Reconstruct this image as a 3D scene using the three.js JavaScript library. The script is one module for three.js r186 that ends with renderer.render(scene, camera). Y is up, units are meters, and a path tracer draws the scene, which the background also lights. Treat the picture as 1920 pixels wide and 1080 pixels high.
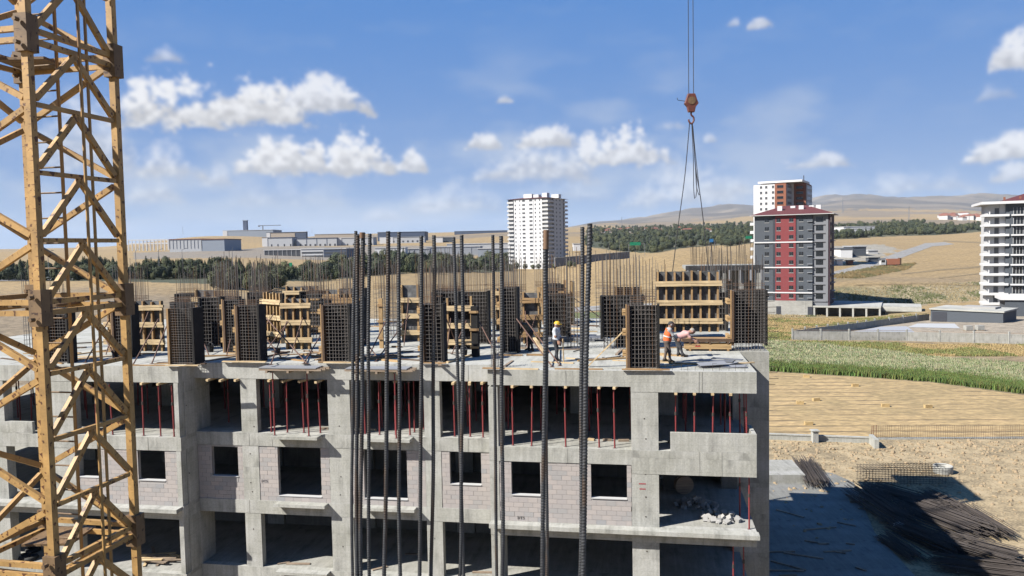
import * as THREE from 'three';
import { mergeGeometries } from 'three/addons/utils/BufferGeometryUtils.js';
import { MarchingCubes } from 'three/addons/objects/MarchingCubes.js';

// ───────────────────────── camera, sky, sun, exposure ─────────────────────────
const scene = new THREE.Scene();
const F = 1442, EYE = 20.27, DEG = Math.PI / 180;
const camera = new THREE.PerspectiveCamera(2 * Math.atan(540 / F) / DEG, 1920 / 1080, 0.1, 40000);
camera.position.set(0, EYE, 0);
camera.rotation.order = 'YXZ';
camera.rotation.set(-Math.atan(80 / F), 0, -1.1 * DEG);
camera.updateMatrixWorld(true);
const renderer = new THREE.WebGLRenderer({ antialias: true });
renderer.setSize(1024, 576);
renderer.toneMapping = THREE.LinearToneMapping;
renderer.toneMappingExposure = 2.5;
renderer.shadowMap.enabled = true;
const SUN = new THREE.Vector3(-0.695, 0.656, 0.295).normalize();
const sun = new THREE.DirectionalLight(new THREE.Color().setRGB(1, 0.955, 0.885), 5);
sun.position.copy(SUN).multiplyScalar(200).add(new THREE.Vector3(0, 0, -60));
sun.target.position.set(0, 0, -60);
sun.castShadow = true; sun.shadow.mapSize.set(4096, 4096);
Object.assign(sun.shadow.camera, { left: -220, right: 220, top: 220, bottom: -220, near: 1, far: 700 });
scene.add(sun, sun.target);
const HAZE = 0.000032;
scene.fog = new THREE.FogExp2(new THREE.Color().setRGB(0.62, 0.72, 0.86), HAZE);

// ───────────────────────── noise and small maths ─────────────────────────
function rng(seed) { let a = seed >>> 0; return () => { a = (a + 0x6D2B79F5) | 0; let t = Math.imul(a ^ (a >>> 15), 1 | a); t = (t + Math.imul(t ^ (t >>> 7), 61 | t)) ^ t; return ((t ^ (t >>> 14)) >>> 0) / 4294967296; }; }
const R = rng(7);
const rr = (a, b) => a + (b - a) * R();
function hash2(x, y) { let h = Math.imul(x | 0, 374761393) + Math.imul(y | 0, 668265263); h = Math.imul(h ^ (h >>> 13), 1274126177); return ((h ^ (h >>> 16)) >>> 0) / 4294967296; }
function vn(x, y) { const i = Math.floor(x), j = Math.floor(y); let a = x - i, b = y - j; a = a * a * (3 - 2 * a); b = b * b * (3 - 2 * b); const p = hash2(i, j), q = hash2(i + 1, j), r = hash2(i, j + 1), s = hash2(i + 1, j + 1); return p + (q - p) * a + (r - p) * b + (p - q - r + s) * a * b; }
function fbm(x, y, o = 4) { let s = 0, a = 0.5, t = 0; for (let i = 0; i < o; i++) { s += a * vn(x, y); t += a; a *= 0.5; x = x * 2.03 + 17.1; y = y * 2.03 + 9.7; } return s / t; }
function vnp(x, y, n) { const i = Math.floor(x), j = Math.floor(y); let a = x - i, b = y - j; a = a * a * (3 - 2 * a); b = b * b * (3 - 2 * b); const w = k => ((k % n) + n) % n; const p = hash2(w(i), w(j)), q = hash2(w(i + 1), w(j)), r = hash2(w(i), w(j + 1)), s = hash2(w(i + 1), w(j + 1)); return p + (q - p) * a + (r - p) * b + (p - q - r + s) * a * b; }
function fbmp(x, y, n, o = 4) { let s = 0, a = 0.5, t = 0; for (let i = 0; i < o; i++) { s += a * vnp(x, y, n); t += a; a *= 0.5; x *= 2; y *= 2; n *= 2; } return s / t; }
const clamp = (x, a = 0, b = 1) => Math.min(b, Math.max(a, x));
const sstep = (a, b, x) => { const t = clamp((x - a) / (b - a)); return t * t * (3 - 2 * t); };
const V3 = (x, y, z) => new THREE.Vector3(x, y, z);

// photo pixel -> direction, and the places it meets
const rayDir = (px, py) => V3((px - 960) / F, -(py - 540) / F, -1).applyQuaternion(camera.quaternion);
const atDepth = (px, py, z) => { const d = rayDir(px, py); return d.multiplyScalar(z / -d.z).add(camera.position); };
const onLevel = (px, py, Y) => { const d = rayDir(px, py); return d.multiplyScalar((Y - EYE) / d.y).add(camera.position); };
const horizonY = px => 460 - 0.0192 * (px - 960);

// the building's own axes: u along the front, v into the depth
const YAW = 10 * DEG, DECK = 15.25, L1 = 12.1, L2 = 9.02, L3 = 5.95, L4 = 2.9;
const UX = V3(Math.cos(YAW), 0, Math.sin(YAW)), VX = V3(Math.sin(YAW), 0, -Math.cos(YAW));
const ORG = onLevel(1183, 695.5, DECK); ORG.y = 0;
const BL = (u, y, v) => ORG.clone().addScaledVector(UX, u).addScaledVector(VX, v).setY(y);
function FP(px, py, v) { const d = rayDir(px, py); const o = ORG.clone().sub(camera.position); o.y = 0; const t = (o.dot(VX) + v) / d.dot(VX); const P = camera.position.clone().addScaledVector(d, t); return [P.clone().sub(ORG).dot(UX), P.y]; }
const fu = (px, v, py = 840) => FP(px, py, v)[0];
function deckUV(px, py, Y = DECK) { const P = onLevel(px, py, Y).sub(ORG); return [P.dot(UX), P.dot(VX)]; }

// ───────────────────────── sky: air and clouds ─────────────────────────
{
  const W = 2048, H = 1024, data = new Float32Array(W * H * 4);
  const clouds = [];   // azimuth, elevation of base (deg), half width, height, density, seed
  const add = (x0, x1, yTop, yBase, dens = 1, soft = 0) => {
    const a = rayDir((x0 + x1) / 2, yBase).normalize(), l = rayDir(x0, yBase).normalize(), r = rayDir(x1, yBase).normalize(), t = rayDir((x0 + x1) / 2, yTop).normalize();
    const az = d => Math.atan2(d.x, -d.z) / DEG, el = d => Math.asin(d.y) / DEG;
    clouds.push({ az: az(a), el: el(a), hw: (az(r) - az(l)) / 2, h: el(t) - el(a), dens, soft, s: clouds.length * 13.7 });
  };
  add(205, 420, 140, 228, 1); add(330, 600, 128, 225, 1.05); add(520, 700, 148, 205, 0.9); add(60, 250, 150, 300, 0.7, 0.3);
  add(440, 640, 248, 318, 1); add(590, 745, 252, 318, 1); add(742, 802, 278, 316, 0.9);
  add(868, 944, 246, 278, 0.85); add(955, 1090, 238, 275, 0.9); add(890, 1110, 262, 330, 0.75, 0.25); add(1060, 1275, 250, 305, 0.9);
  add(1165, 1415, 316, 378, 0.6, 0.35); add(235, 395, 272, 330, 0.75, 0.2); add(230, 350, 318, 372, 0.6, 0.4); add(375, 440, 312, 345, 0.55, 0.3);
  add(275, 350, 90, 112, 0.55, 0.2); add(924, 964, 173, 192, 0.75); add(1400, 1450, 30, 50, 0.7); add(1362, 1390, 34, 48, 0.5);
  add(1845, 1960, 68, 126, 0.9); add(1835, 1905, 160, 182, 0.4, 0.3); add(1805, 1990, 252, 296, 0.9); add(1465, 1600, 286, 312, 0.7, 0.1);
  add(1318, 1344, 248, 264, 0.5); add(1225, 1290, 226, 240, 0.45, 0.2); add(1600, 1830, 322, 358, 0.5, 0.35); add(1860, 1990, 298, 332, 0.7);
  add(760, 945, 350, 392, 0.5, 0.4); add(680, 770, 392, 412, 0.4, 0.4); add(1500, 1640, 345, 378, 0.5, 0.4); add(1330, 1420, 335, 362, 0.5, 0.3);
  add(430, 640, 330, 380, 0.35, 0.6); add(960, 1150, 340, 372, 0.35, 0.5);
  const q = rng(41);
  for (let i = 0; i < 70; i++) { const a = q() * 360 - 180; if (Math.abs(a) < 42) { q(); q(); q(); continue; } const e = 3 + q() * q() * 28, w = 2 + q() * 7; clouds.push({ az: a, el: e, hw: w, h: w * (0.35 + q() * 0.25), dens: 0.5 + q() * 0.5, soft: 0.2 * q(), s: i * 7.3 + 900 }); }
  const bins = Array.from({ length: 360 }, () => []);
  for (const c of clouds) for (let a = Math.floor(c.az - c.hw * 1.4) - 1; a <= c.az + c.hw * 1.4 + 1; a++) bins[((a + 180) % 360 + 360) % 360].push(c);
  for (let j = 0; j < H; j++) {
    const el = ((j + 0.5) / H - 0.5) * 180;
    const e = Math.max(el, 0), k = 1 - Math.exp(-e / 8.5);
    const air = [0.42 - 0.365 * k, 0.54 - 0.315 * k, 0.72 - 0.10 * k];
    if (e > 35) { const z = (e - 35) / 55; air[0] *= 1 - 0.35 * z; air[1] *= 1 - 0.3 * z; air[2] *= 1 - 0.2 * z; }
    for (let i = 0; i < W; i++) {
      const th = ((i + 0.5) / W - 0.5) * 2 * Math.PI;         // atan2(z, x)
      let az = Math.atan2(Math.cos(th), -Math.sin(th)) / DEG;  // from -z towards +x
      const o = (j * W + i) * 4; let c0 = air[0], c1 = air[1], c2 = air[2];
      if (el > 0.5) {
        let dens = 0, lift = 0;
        for (const c of bins[(Math.floor(az) + 180 + 360) % 360]) {
          const x = (az - c.az) / c.hw, y = (el - c.el) / c.h;
          if (Math.abs(x) > 1.35 || y < -0.5 || y > 1.5) continue;
          const n = fbm(az * 0.55 + c.s, el * 0.8 + c.s * 0.3, 5), n2 = fbm(az * 2.1 + c.s, el * 2.6 - c.s, 4);
          const top = (1 - x * x) * (0.55 + 0.9 * fbm(az * 0.9 + c.s * 2, c.s, 3));      // bumpy upper outline
          const n3 = fbm(az * 5.5 - c.s, el * 6.5 + c.s, 3); const d = Math.min(top - y, (y + 0.16) * 2.6) + (n - 0.5) * 1.2 + (n2 - 0.5) * 0.75 + (n3 - 0.5) * 0.4;
          const a = sstep(-0.06 - c.soft, 0.42 + c.soft * 1.4, d) * c.dens * (1 - sstep(1.0, 1.3, Math.abs(x)));
          if (a > dens) { dens = a; lift = clamp(0.25 + 0.75 * y + (n2 - 0.5) * 1.1 - x * 0.12); }
        }
        const veil = el > 30 ? 0 : 0.5 * sstep(0.44, 0.74, fbm(az * 0.16 + 5, el * 0.42, 5)) * sstep(17, 5, el) + 0.07 * sstep(0.5, 0.8, fbm(az * 0.3 + 31, el * 0.9 + 7, 5)) * sstep(30, 10, el);
        const L = 0.55 + 0.34 * sstep(0.1, 0.8, lift);
        const m = clamp(dens), b = [L * 0.99, L, L * 1.035];
        c0 += (0.56 - c0) * veil; c1 += (0.63 - c1) * veil; c2 += (0.74 - c2) * veil;
        c0 += (b[0] - c0) * m; c1 += (b[1] - c1) * m; c2 += (b[2] - c2) * m;
      }
      if (el < 0) { c0 = 0.36; c1 = 0.36; c2 = 0.36; }
      const ex = 1 / renderer.toneMappingExposure; data[o] = c0 * ex; data[o + 1] = c1 * ex; data[o + 2] = c2 * ex; data[o + 3] = 1;
    }
  }
  const t = new THREE.DataTexture(data, W, H, THREE.RGBAFormat, THREE.FloatType);
  t.mapping = THREE.EquirectangularReflectionMapping; t.magFilter = t.minFilter = THREE.LinearFilter; t.wrapS = THREE.RepeatWrapping; t.needsUpdate = true;
  scene.background = t; scene.environment = t;
}

// ───────────────────────── naming, tagging, mesh helpers ─────────────────────────
const taken = new Map();
function numbered(n) { const k = taken.get(n) || 0; taken.set(n, k + 1); return k ? `${n}_${String(k).padStart(3, '0')}` : n; }
const shadow = o => { o.castShadow = o.receiveShadow = true; return o; };
function grainUV(g) { if (g.userData.grain || !g.attributes.normal) return; g.userData.grain = 1; g.computeBoundingBox(); const b = g.boundingBox, s = [b.max.x - b.min.x, b.max.y - b.min.y, b.max.z - b.min.z], p = g.attributes.position, n = g.attributes.normal, uv = new Float32Array(p.count * 2), o = R() * 9; for (let i = 0; i < p.count; i++) { const q = [p.getX(i), p.getY(i), p.getZ(i)], m = [Math.abs(n.getX(i)), Math.abs(n.getY(i)), Math.abs(n.getZ(i))], k = m.indexOf(Math.max(...m)), [a, c] = [0, 1, 2].filter(e => e !== k).sort((e, f) => s[e] - s[f]); uv[2 * i] = q[a] + o; uv[2 * i + 1] = q[c] * 0.5 + o; } g.setAttribute('uv', new THREE.BufferAttribute(uv, 2)); }
function part(name, geo, mat, parent) { if (mat.map && mat.map === woodTex && geo !== UNIT) grainUV(geo); const m = shadow(new THREE.Mesh(geo, mat)); m.name = name; parent.add(m); return m; }
function tag(o, label, category, group) { o.userData.label = label; o.userData.category = category; if (group) o.userData.group = group; return o; }
function thing(name, label, category, pos, turn = 0, group) { const g = new THREE.Group(); g.name = numbered(name); g.position.copy(pos); g.rotation.y = turn; scene.add(g); return tag(g, label, category, group); }
const bthing = (name, label, category, u, y, v, turn = 0, group) => thing(name, label, category, BL(u, y, v), -YAW + turn, group);
function struct(name, geo, mat) { const m = shadow(new THREE.Mesh(geo, mat)); m.name = numbered(name); m.userData.kind = 'structure'; scene.add(m); return m; }
function copy(o, pos, turn, label, group) { const c = o.clone(); c.name = numbered(o.name.replace(/_\d{3}$/, '')); c.userData = { ...o.userData }; if (pos) c.position.copy(pos); if (turn !== undefined) c.rotation.y = turn; if (label) c.userData.label = label; if (group) c.userData.group = group; scene.add(c); return c; }

// geometry: uv in metres
function metreUV(g) {
  const p = g.attributes.position, n = g.attributes.normal, uv = new Float32Array(p.count * 2), o = R() * 7, o2 = R() * 7;
  for (let i = 0; i < p.count; i++) { const x = p.getX(i), y = p.getY(i), z = p.getZ(i), ax = Math.abs(n.getX(i)), ay = Math.abs(n.getY(i)), az = Math.abs(n.getZ(i)); const [a, b] = ay > ax && ay > az ? [x, z] : ax > az ? [z, y] : [x, y]; uv[2 * i] = a + o; uv[2 * i + 1] = b + o2; }
  g.setAttribute('uv', new THREE.BufferAttribute(uv, 2)); return g;
}
const boxAt = (x0, x1, y0, y1, z0, z1) => metreUV(new THREE.BoxGeometry(x1 - x0, y1 - y0, z1 - z0).translate((x0 + x1) / 2, (y0 + y1) / 2, (z0 + z1) / 2));
const bx = (u0, u1, y0, y1, v0, v1) => boxAt(Math.min(u0, u1), Math.max(u0, u1), y0, y1, -v1, -v0);
function stick(p, q, w, h = w, up = V3(0, 1, 0)) {   // square bar between two points, h along "up"
  const d = q.clone().sub(p), L = d.length(); d.normalize();
  if (Math.abs(d.dot(up)) > 0.98) up = V3(0, 0, 1);
  const s = up.clone().cross(d).normalize(), t = d.clone().cross(s).normalize();
  const g = metreUV(new THREE.BoxGeometry(w, h, L));
  g.applyMatrix4(new THREE.Matrix4().makeBasis(s, t, d)); g.translate((p.x + q.x) / 2, (p.y + q.y) / 2, (p.z + q.z) / 2); return g;
}
function rod(p, q, r, seg = 6, r2 = r) {
  const d = q.clone().sub(p), L = d.length(); const g = new THREE.CylinderGeometry(r2, r, L, seg);
  g.applyQuaternion(new THREE.Quaternion().setFromUnitVectors(V3(0, 1, 0), d.normalize())); g.translate((p.x + q.x) / 2, (p.y + q.y) / 2, (p.z + q.z) / 2); return g;
}
const merge = l => mergeGeometries(l.map(g => { const h = g.index ? g.toNonIndexed() : g; for (const k of Object.keys(h.attributes)) if (!['position', 'normal', 'uv'].includes(k)) h.deleteAttribute(k); return h; }), false);
const UNIT = new THREE.BoxGeometry(1, 1, 1);

// ───────────────────────── materials ─────────────────────────
function tex(n, fn, metres, srgb = true) {
  const d = new Uint8Array(n * n * 4);
  for (let j = 0; j < n; j++) for (let i = 0; i < n; i++) { const c = fn(i / n, j / n), o = (j * n + i) * 4; d[o] = clamp(c[0]) * 255; d[o + 1] = clamp(c[1]) * 255; d[o + 2] = clamp(c[2]) * 255; d[o + 3] = 255; }
  const t = new THREE.DataTexture(d, n, n); t.wrapS = t.wrapT = THREE.RepeatWrapping; t.magFilter = THREE.LinearFilter; t.minFilter = THREE.LinearMipmapLinearFilter; t.generateMipmaps = true;
  if (srgb) t.colorSpace = THREE.SRGBColorSpace; t.repeat.set(1 / metres, 1 / metres); t.needsUpdate = true; return t;
}
const rgb = (r, g, b) => new THREE.Color().setRGB(r, g, b);
const mat = (c, rough = 0.85, o = {}) => new THREE.MeshStandardMaterial({ color: c.clone().multiplyScalar(0.53), roughness: rough, ...o });
const concTex = tex(1024, (x, y) => {
  const big = fbmp(x * 5, y * 5, 5, 4), fine = fbmp(x * 90, y * 90, 90, 3), streak = fbmp(x * 46, y * 3, 46, 3), stain = sstep(0.62, 0.8, fbmp(x * 9, y * 3, 9, 4));
  const seam = Math.abs(((y * 8) % 1) - 0.5) > 0.49 ? 0.09 : 0, vs = Math.abs(((x * 3 + Math.floor(y * 8) * 0.37) % 1) - 0.5) > 0.496 ? 0.08 : 0, pit = vnp(x * 260, y * 260, 260) > 0.93 ? 0.13 : 0;
  const v = 0.93 + (big - 0.5) * 0.2 + (fine - 0.5) * 0.13 + (streak - 0.5) * 0.14 - stain * 0.11 - seam - vs - pit;
  return [v, v * 0.997, v * (0.965 + (big - 0.5) * 0.04)];
}, 4.2);
const concBump = tex(512, (x, y) => { const v = 0.6 + (fbmp(x * 60, y * 60, 60, 4) - 0.5) * 0.6 + (fbmp(x * 7, y * 7, 7, 3) - 0.5) * 0.4; return [v, v, v]; }, 2.1, false);
const woodTex = tex(512, (x, y) => { const g = fbmp(x * 60, y * 2, 60, 4), k = fbmp(x * 6, y * 3, 6, 3), dirt = sstep(0.6, 0.8, fbmp(x * 12, y * 5, 12, 4)); const v = 0.93 + (g - 0.5) * 0.4 + (k - 0.5) * 0.3 - dirt * 0.18; return [v, v * (0.98 - dirt * 0.02), v * 0.95]; }, 1.1);
const paintTex = tex(512, (x, y) => { const k = fbmp(x * 7, y * 7, 7, 4), f = fbmp(x * 70, y * 40, 70, 3), rust = sstep(0.66, 0.72, fbmp(x * 30, y * 20, 10, 5)) + 0.7 * sstep(0.7, 0.8, fbmp(x * 60, y * 6, 6, 4)); const v = 0.9 + (k - 0.5) * 0.3 + (f - 0.5) * 0.12; return [v * (1 - rust * 0.5), v * (1 - rust * 0.62), v * (1 - rust * 0.7)]; }, 1.3);
const plyTex = tex(256, (x, y) => { const v = 0.75 + (fbmp(x * 6, y * 6, 6, 4) - 0.5) * 0.7 + (fbmp(x * 50, y * 50, 50, 2) - 0.5) * 0.2; return [v, v, v]; }, 1.7);
const grainTex = tex(1024, (x, y) => { const v = 0.9 + (fbmp(x * 24, y * 24, 24, 5) - 0.5) * 0.5 + (fbmp(x * 220, y * 220, 220, 2) - 0.5) * 0.4; return [v, v * 0.995, v * 0.97]; }, 26);
const conc = (r, g, b) => mat(rgb(r, g, b), 0.92, { map: concTex, bumpMap: concBump, bumpScale: 0.004 });
const M = {
  conc: conc(0.60, 0.60, 0.585), conc2: conc(0.50, 0.495, 0.48), deck: conc(0.60, 0.60, 0.58), concShade: conc(0.28, 0.275, 0.265),  // last one: same concrete darkened, indoor shade put into its colour
  block: [[0.50, 0.46, 0.435], [0.55, 0.495, 0.46], [0.46, 0.44, 0.425], [0.51, 0.465, 0.445], [0.42, 0.415, 0.415]].map(c => mat(rgb(...c), 0.95, { bumpMap: concBump, bumpScale: 0.003 })),
  mortar: mat(rgb(0.50, 0.475, 0.45), 0.95),
  wood: mat(rgb(0.62, 0.42, 0.20), 0.8, { map: woodTex }), wood2: mat(rgb(0.50, 0.32, 0.15), 0.8, { map: woodTex }), woodPale: mat(rgb(0.86, 0.67, 0.40), 0.8, { map: woodTex }), woodGrey: mat(rgb(0.42, 0.33, 0.25), 0.85, { map: woodTex }), woodDark: mat(rgb(0.13, 0.075, 0.04), 0.8, { map: woodTex }),
  ply: mat(rgb(0.075, 0.075, 0.078), 0.6, { map: plyTex }), plyBlack: mat(rgb(0.018, 0.016, 0.015), 0.95, { map: plyTex }), plyGrey: mat(rgb(0.25, 0.255, 0.26), 0.7, { map: plyTex }),
  rebar: mat(rgb(0.085, 0.065, 0.055), 0.65, { metalness: 0.35 }), rebarRust: mat(rgb(0.20, 0.115, 0.065), 0.8, { metalness: 0.2 }), rebarSunlit: mat(rgb(0.20, 0.18, 0.165), 0.75, { metalness: 0.1 }), rebarPile: mat(rgb(0.085, 0.068, 0.058), 0.8),  // grey steel has sunlight painted in, for cage fronts and stirrups
  bar: mat(rgb(0.075, 0.078, 0.085), 0.6, { metalness: 0.25 }), barRust: mat(rgb(0.24, 0.14, 0.08), 0.75, { metalness: 0.2 }),
  prop: mat(rgb(0.27, 0.03, 0.032), 0.65), propSteel: mat(rgb(0.40, 0.37, 0.36), 0.5, { metalness: 0.5 }), brace: mat(rgb(0.16, 0.085, 0.06), 0.7, { metalness: 0.2 }),
  crane: mat(rgb(0.70, 0.41, 0.13), 0.6, { map: paintTex }), craneDark: mat(rgb(0.30, 0.18, 0.08), 0.7, { map: paintTex }),
  hook: mat(rgb(0.23, 0.06, 0.035), 0.6, { map: paintTex }), rope: mat(rgb(0.05, 0.05, 0.055), 0.6, { metalness: 0.3 }),
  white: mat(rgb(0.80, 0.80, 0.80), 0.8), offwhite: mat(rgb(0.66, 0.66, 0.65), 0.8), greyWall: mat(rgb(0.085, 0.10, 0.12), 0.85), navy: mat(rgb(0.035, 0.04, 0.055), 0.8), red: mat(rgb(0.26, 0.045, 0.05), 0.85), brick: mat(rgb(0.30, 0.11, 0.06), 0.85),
  midGrey: mat(rgb(0.24, 0.25, 0.27), 0.85), lightGrey: mat(rgb(0.42, 0.44, 0.47), 0.85), roof: mat(rgb(0.13, 0.026, 0.028), 0.9), glass: mat(rgb(0.02, 0.025, 0.03), 0.12), glassGrey: mat(rgb(0.10, 0.105, 0.115), 0.3),
  blueMetal: mat(rgb(0.36, 0.41, 0.48), 0.75), blueDark: mat(rgb(0.08, 0.11, 0.18), 0.7), grid: mat(rgb(0.60, 0.615, 0.635), 0.8), cream: mat(rgb(0.55, 0.47, 0.38), 0.85), sign: mat(rgb(0.0, 0.28, 0.13), 0.5), signBlue: mat(rgb(0.02, 0.2, 0.5), 0.5), yellow: mat(rgb(0.8, 0.5, 0.02), 0.6),
  asphalt: mat(rgb(0.19, 0.19, 0.185), 0.9), gravel: mat(rgb(0.50, 0.48, 0.45), 0.95), straw: mat(rgb(0.62, 0.44, 0.2), 0.95), rubble: mat(rgb(0.44, 0.43, 0.41), 0.95), rubber: mat(rgb(0.02, 0.02, 0.02), 0.8), orange: mat(rgb(0.45, 0.17, 0.09), 0.7),
  trunk: mat(rgb(0.10, 0.075, 0.05), 0.9), metal: mat(rgb(0.35, 0.36, 0.38), 0.5, { metalness: 0.6 }), foilGrey: mat(rgb(0.33, 0.34, 0.36), 0.55),
};

// ───────────────────────── terrain ─────────────────────────
const TD = [60, 110, 160, 230, 285, 312, 450, 600, 800, 1000, 1500, 2500, 4000, 9000];
const TC = [
  [-400, [0, -18.5, -14.5, -11, -10.2, -10.1, -7, -4, -1, 2, 6, 18, 30, 40]],
  [150, [0, -18, -14.5, -11, -10.2, -10.2, -7.5, -5, -2, 3, 8, 20, 25, 30]],
  [400, [0, -19, -15.5, -12, -11, -10.8, -8, -4.5, 0, 6, 29, 36, 40, 45]],
  [700, [0, -20, -19, -17.5, -16.3, -15.6, -12, -9, -5, 4, 14, 40, 75, 100]],
  [1000, [0, -20.3, -20.3, -20.3, -20, -19.8, -18, -16, -8, 2, 20, 48, 70, 130]],
  [1150, [0, -20.3, -20.2, -19.8, -17.5, -16.3, -10, -12, -8, 0, 20, 45, 105, 230]],
  [1300, [0, -20.3, -20.3, -19.5, -16.5, -14.6, -4.2, -8, -4, 6, 22, 55, 110, 330]],
  [1450, [0, -20.3, -20.5, -24, -26, -19.5, -11, -4, 0, 8, 25, 58, 130, 360]],
  [1600, [0, -20.3, -20.7, -24.5, -26.2, -18, -14, -6, 0.5, 8, 30, 62, 150, 420]],
  [1750, [0, -20.3, -20.9, -23.2, -24.6, -18.3, -14.5, -8.5, 0, 6, 28, 62, 140, 410]],
  [1900, [0, -20.3, -20.9, -22.8, -23.4, -19, -14, -6, 4, 8, 25, 50, 110, 380]],
  [2400, [0, -20.3, -20.9, -22, -22.5, -19, -14, -6, 4, 8, 25, 50, 110, 360]],
];
for (const c of TC) c[1][0] = -EYE;
const cr = (a, b, c, d, t) => b + 0.5 * t * (c - a + t * (2 * a - 5 * b + 4 * c - d + t * (3 * (b - c) + d - a)));
function colH(c, d) {
  if (d <= TD[0]) return c[0]; const n = TD.length; if (d >= TD[n - 1]) return c[n - 1] - (d - TD[n - 1]) * 0.06;
  let i = 0; while (d > TD[i + 1]) i++;
  const t = Math.log(d / TD[i]) / Math.log(TD[i + 1] / TD[i]);
  if (i < 1) return c[0] + (c[1] - c[0]) * t * t * (3 - 2 * t);
  return cr(c[i - 1], c[i], c[i + 1], c[Math.min(n - 1, i + 2)], t);
}
function terrainH(x, z) {
  const az = clamp(Math.atan2(x, -z), -0.98, 0.98), r = Math.hypot(x, z), d = r * Math.cos(az), px = 960 + F * Math.tan(az);
  if (d < 60) return 0;
  let i = 0; while (i < TC.length - 2 && px > TC[i + 1][0]) i++;
  let t = clamp((px - TC[i][0]) / (TC[i + 1][0] - TC[i][0])); t = t * t * (3 - 2 * t);
  let h = EYE + colH(TC[i][1], d) * (1 - t) + colH(TC[i + 1][1], d) * t;
  h += (fbm(x / 90 + 40, z / 90, 3) - 0.5) * 1.2 * sstep(120, 400, d);
  h += (fbm(x / 700 + 3, z / 700, 5) - 0.5) * 26 * sstep(1300, 3500, d) * (px > 1050 ? 1 : 0.35);
  h += (fbm(x / 900 + 9, z / 900 + 2, 6) - 0.5) * 300 * sstep(4200, 8000, d) * sstep(1050, 1350, px);
  return h;
}
function T(px, py) {
  const d = rayDir(px, py); const at = t => camera.position.clone().addScaledVector(d, t / -d.z);
  let a = 30, b = a; while (b < 11500) { b = a * 1.022; const P = at(b); if (P.y < terrainH(P.x, P.z)) break; a = b; }
  for (let k = 0; k < 24; k++) { const m = (a + b) / 2, P = at(m); if (P.y < terrainH(P.x, P.z)) b = m; else a = m; }
  return at(b);
}
const ground = (x, z) => V3(x, terrainH(x, z), z);
const zone = pts => pts.map(([x, y]) => { const p = T(x, y); return [p.x, p.z]; });
function inside(poly, x, z) { let c = false; for (let i = 0, j = poly.length - 1; i < poly.length; j = i++) { const [a, b] = poly[i], [e, f] = poly[j]; if ((b > z) !== (f > z) && x < (e - a) * (z - b) / (f - b) + a) c = !c; } return c; }
const Z = {
  yard: zone([[1380, 826], [1640, 826], [1930, 822], [2100, 830], [2300, 1400], [1300, 1400]]),
  dry: zone([[1440, 596], [1520, 590], [1700, 575], [1745, 590], [1700, 600], [1485, 618], [1485, 640], [1930, 648], [1930, 668], [1700, 668], [1440, 648]]),
  reed: zone([[1430, 645], [1560, 655], [1700, 668], [1930, 690], [2000, 700], [2000, 748], [1900, 736], [1750, 716], [1600, 705], [1430, 695]]),
  green: zone([[1735, 668], [1800, 672], [1930, 690], [1930, 694], [1800, 680]]),
  plot: zone([[1490, 622], [1745, 592], [1990, 592], [1990, 640], [1490, 635]]),
  bank: zone([[1560, 560], [1555, 545], [1720, 534], [1860, 530], [1860, 562], [1740, 570], [1600, 590], [1440, 596], [1440, 580]]),
  scrub: zone([[1555, 532], [1555, 518], [1640, 500], [1720, 493], [1700, 506], [1640, 518]]),
  farm: zone([[1555, 496], [1555, 462], [1650, 458], [1690, 468], [1640, 485]]),
  woodL: zone([[-200, 527], [-200, 503], [250, 500], [420, 499], [480, 508], [560, 505], [640, 498], [700, 492], [960, 486], [960, 508], [700, 517], [560, 528], [400, 532]]),
  woodR: zone([[1100, 462], [1100, 440], [1240, 434], [1420, 424], [1420, 455], [1370, 462], [1340, 460], [1290, 464], [1230, 474]]),
  woodFar: zone([[1555, 450], [1555, 428], [1640, 420], [1720, 418], [1800, 424], [1990, 424], [1990, 432], [1840, 434], [1700, 442]]),
  industry: zone([[250, 486], [250, 474], [420, 470], [500, 462], [960, 462], [960, 478], [700, 482], [600, 488]]),
  range: [...[[1000, 426], [1150, 422], [1300, 411], [1420, 404], [1560, 398], [1680, 391], [1780, 394], [1900, 398], [2300, 398]].map(([x, y]) => { const p = T(x, y); return [p.x, p.z]; }), [16000, -14000], [0, -14000]],
  lawn: zone([[1050, 605], [1050, 588], [1135, 584], [1135, 604]]),
};
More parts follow.
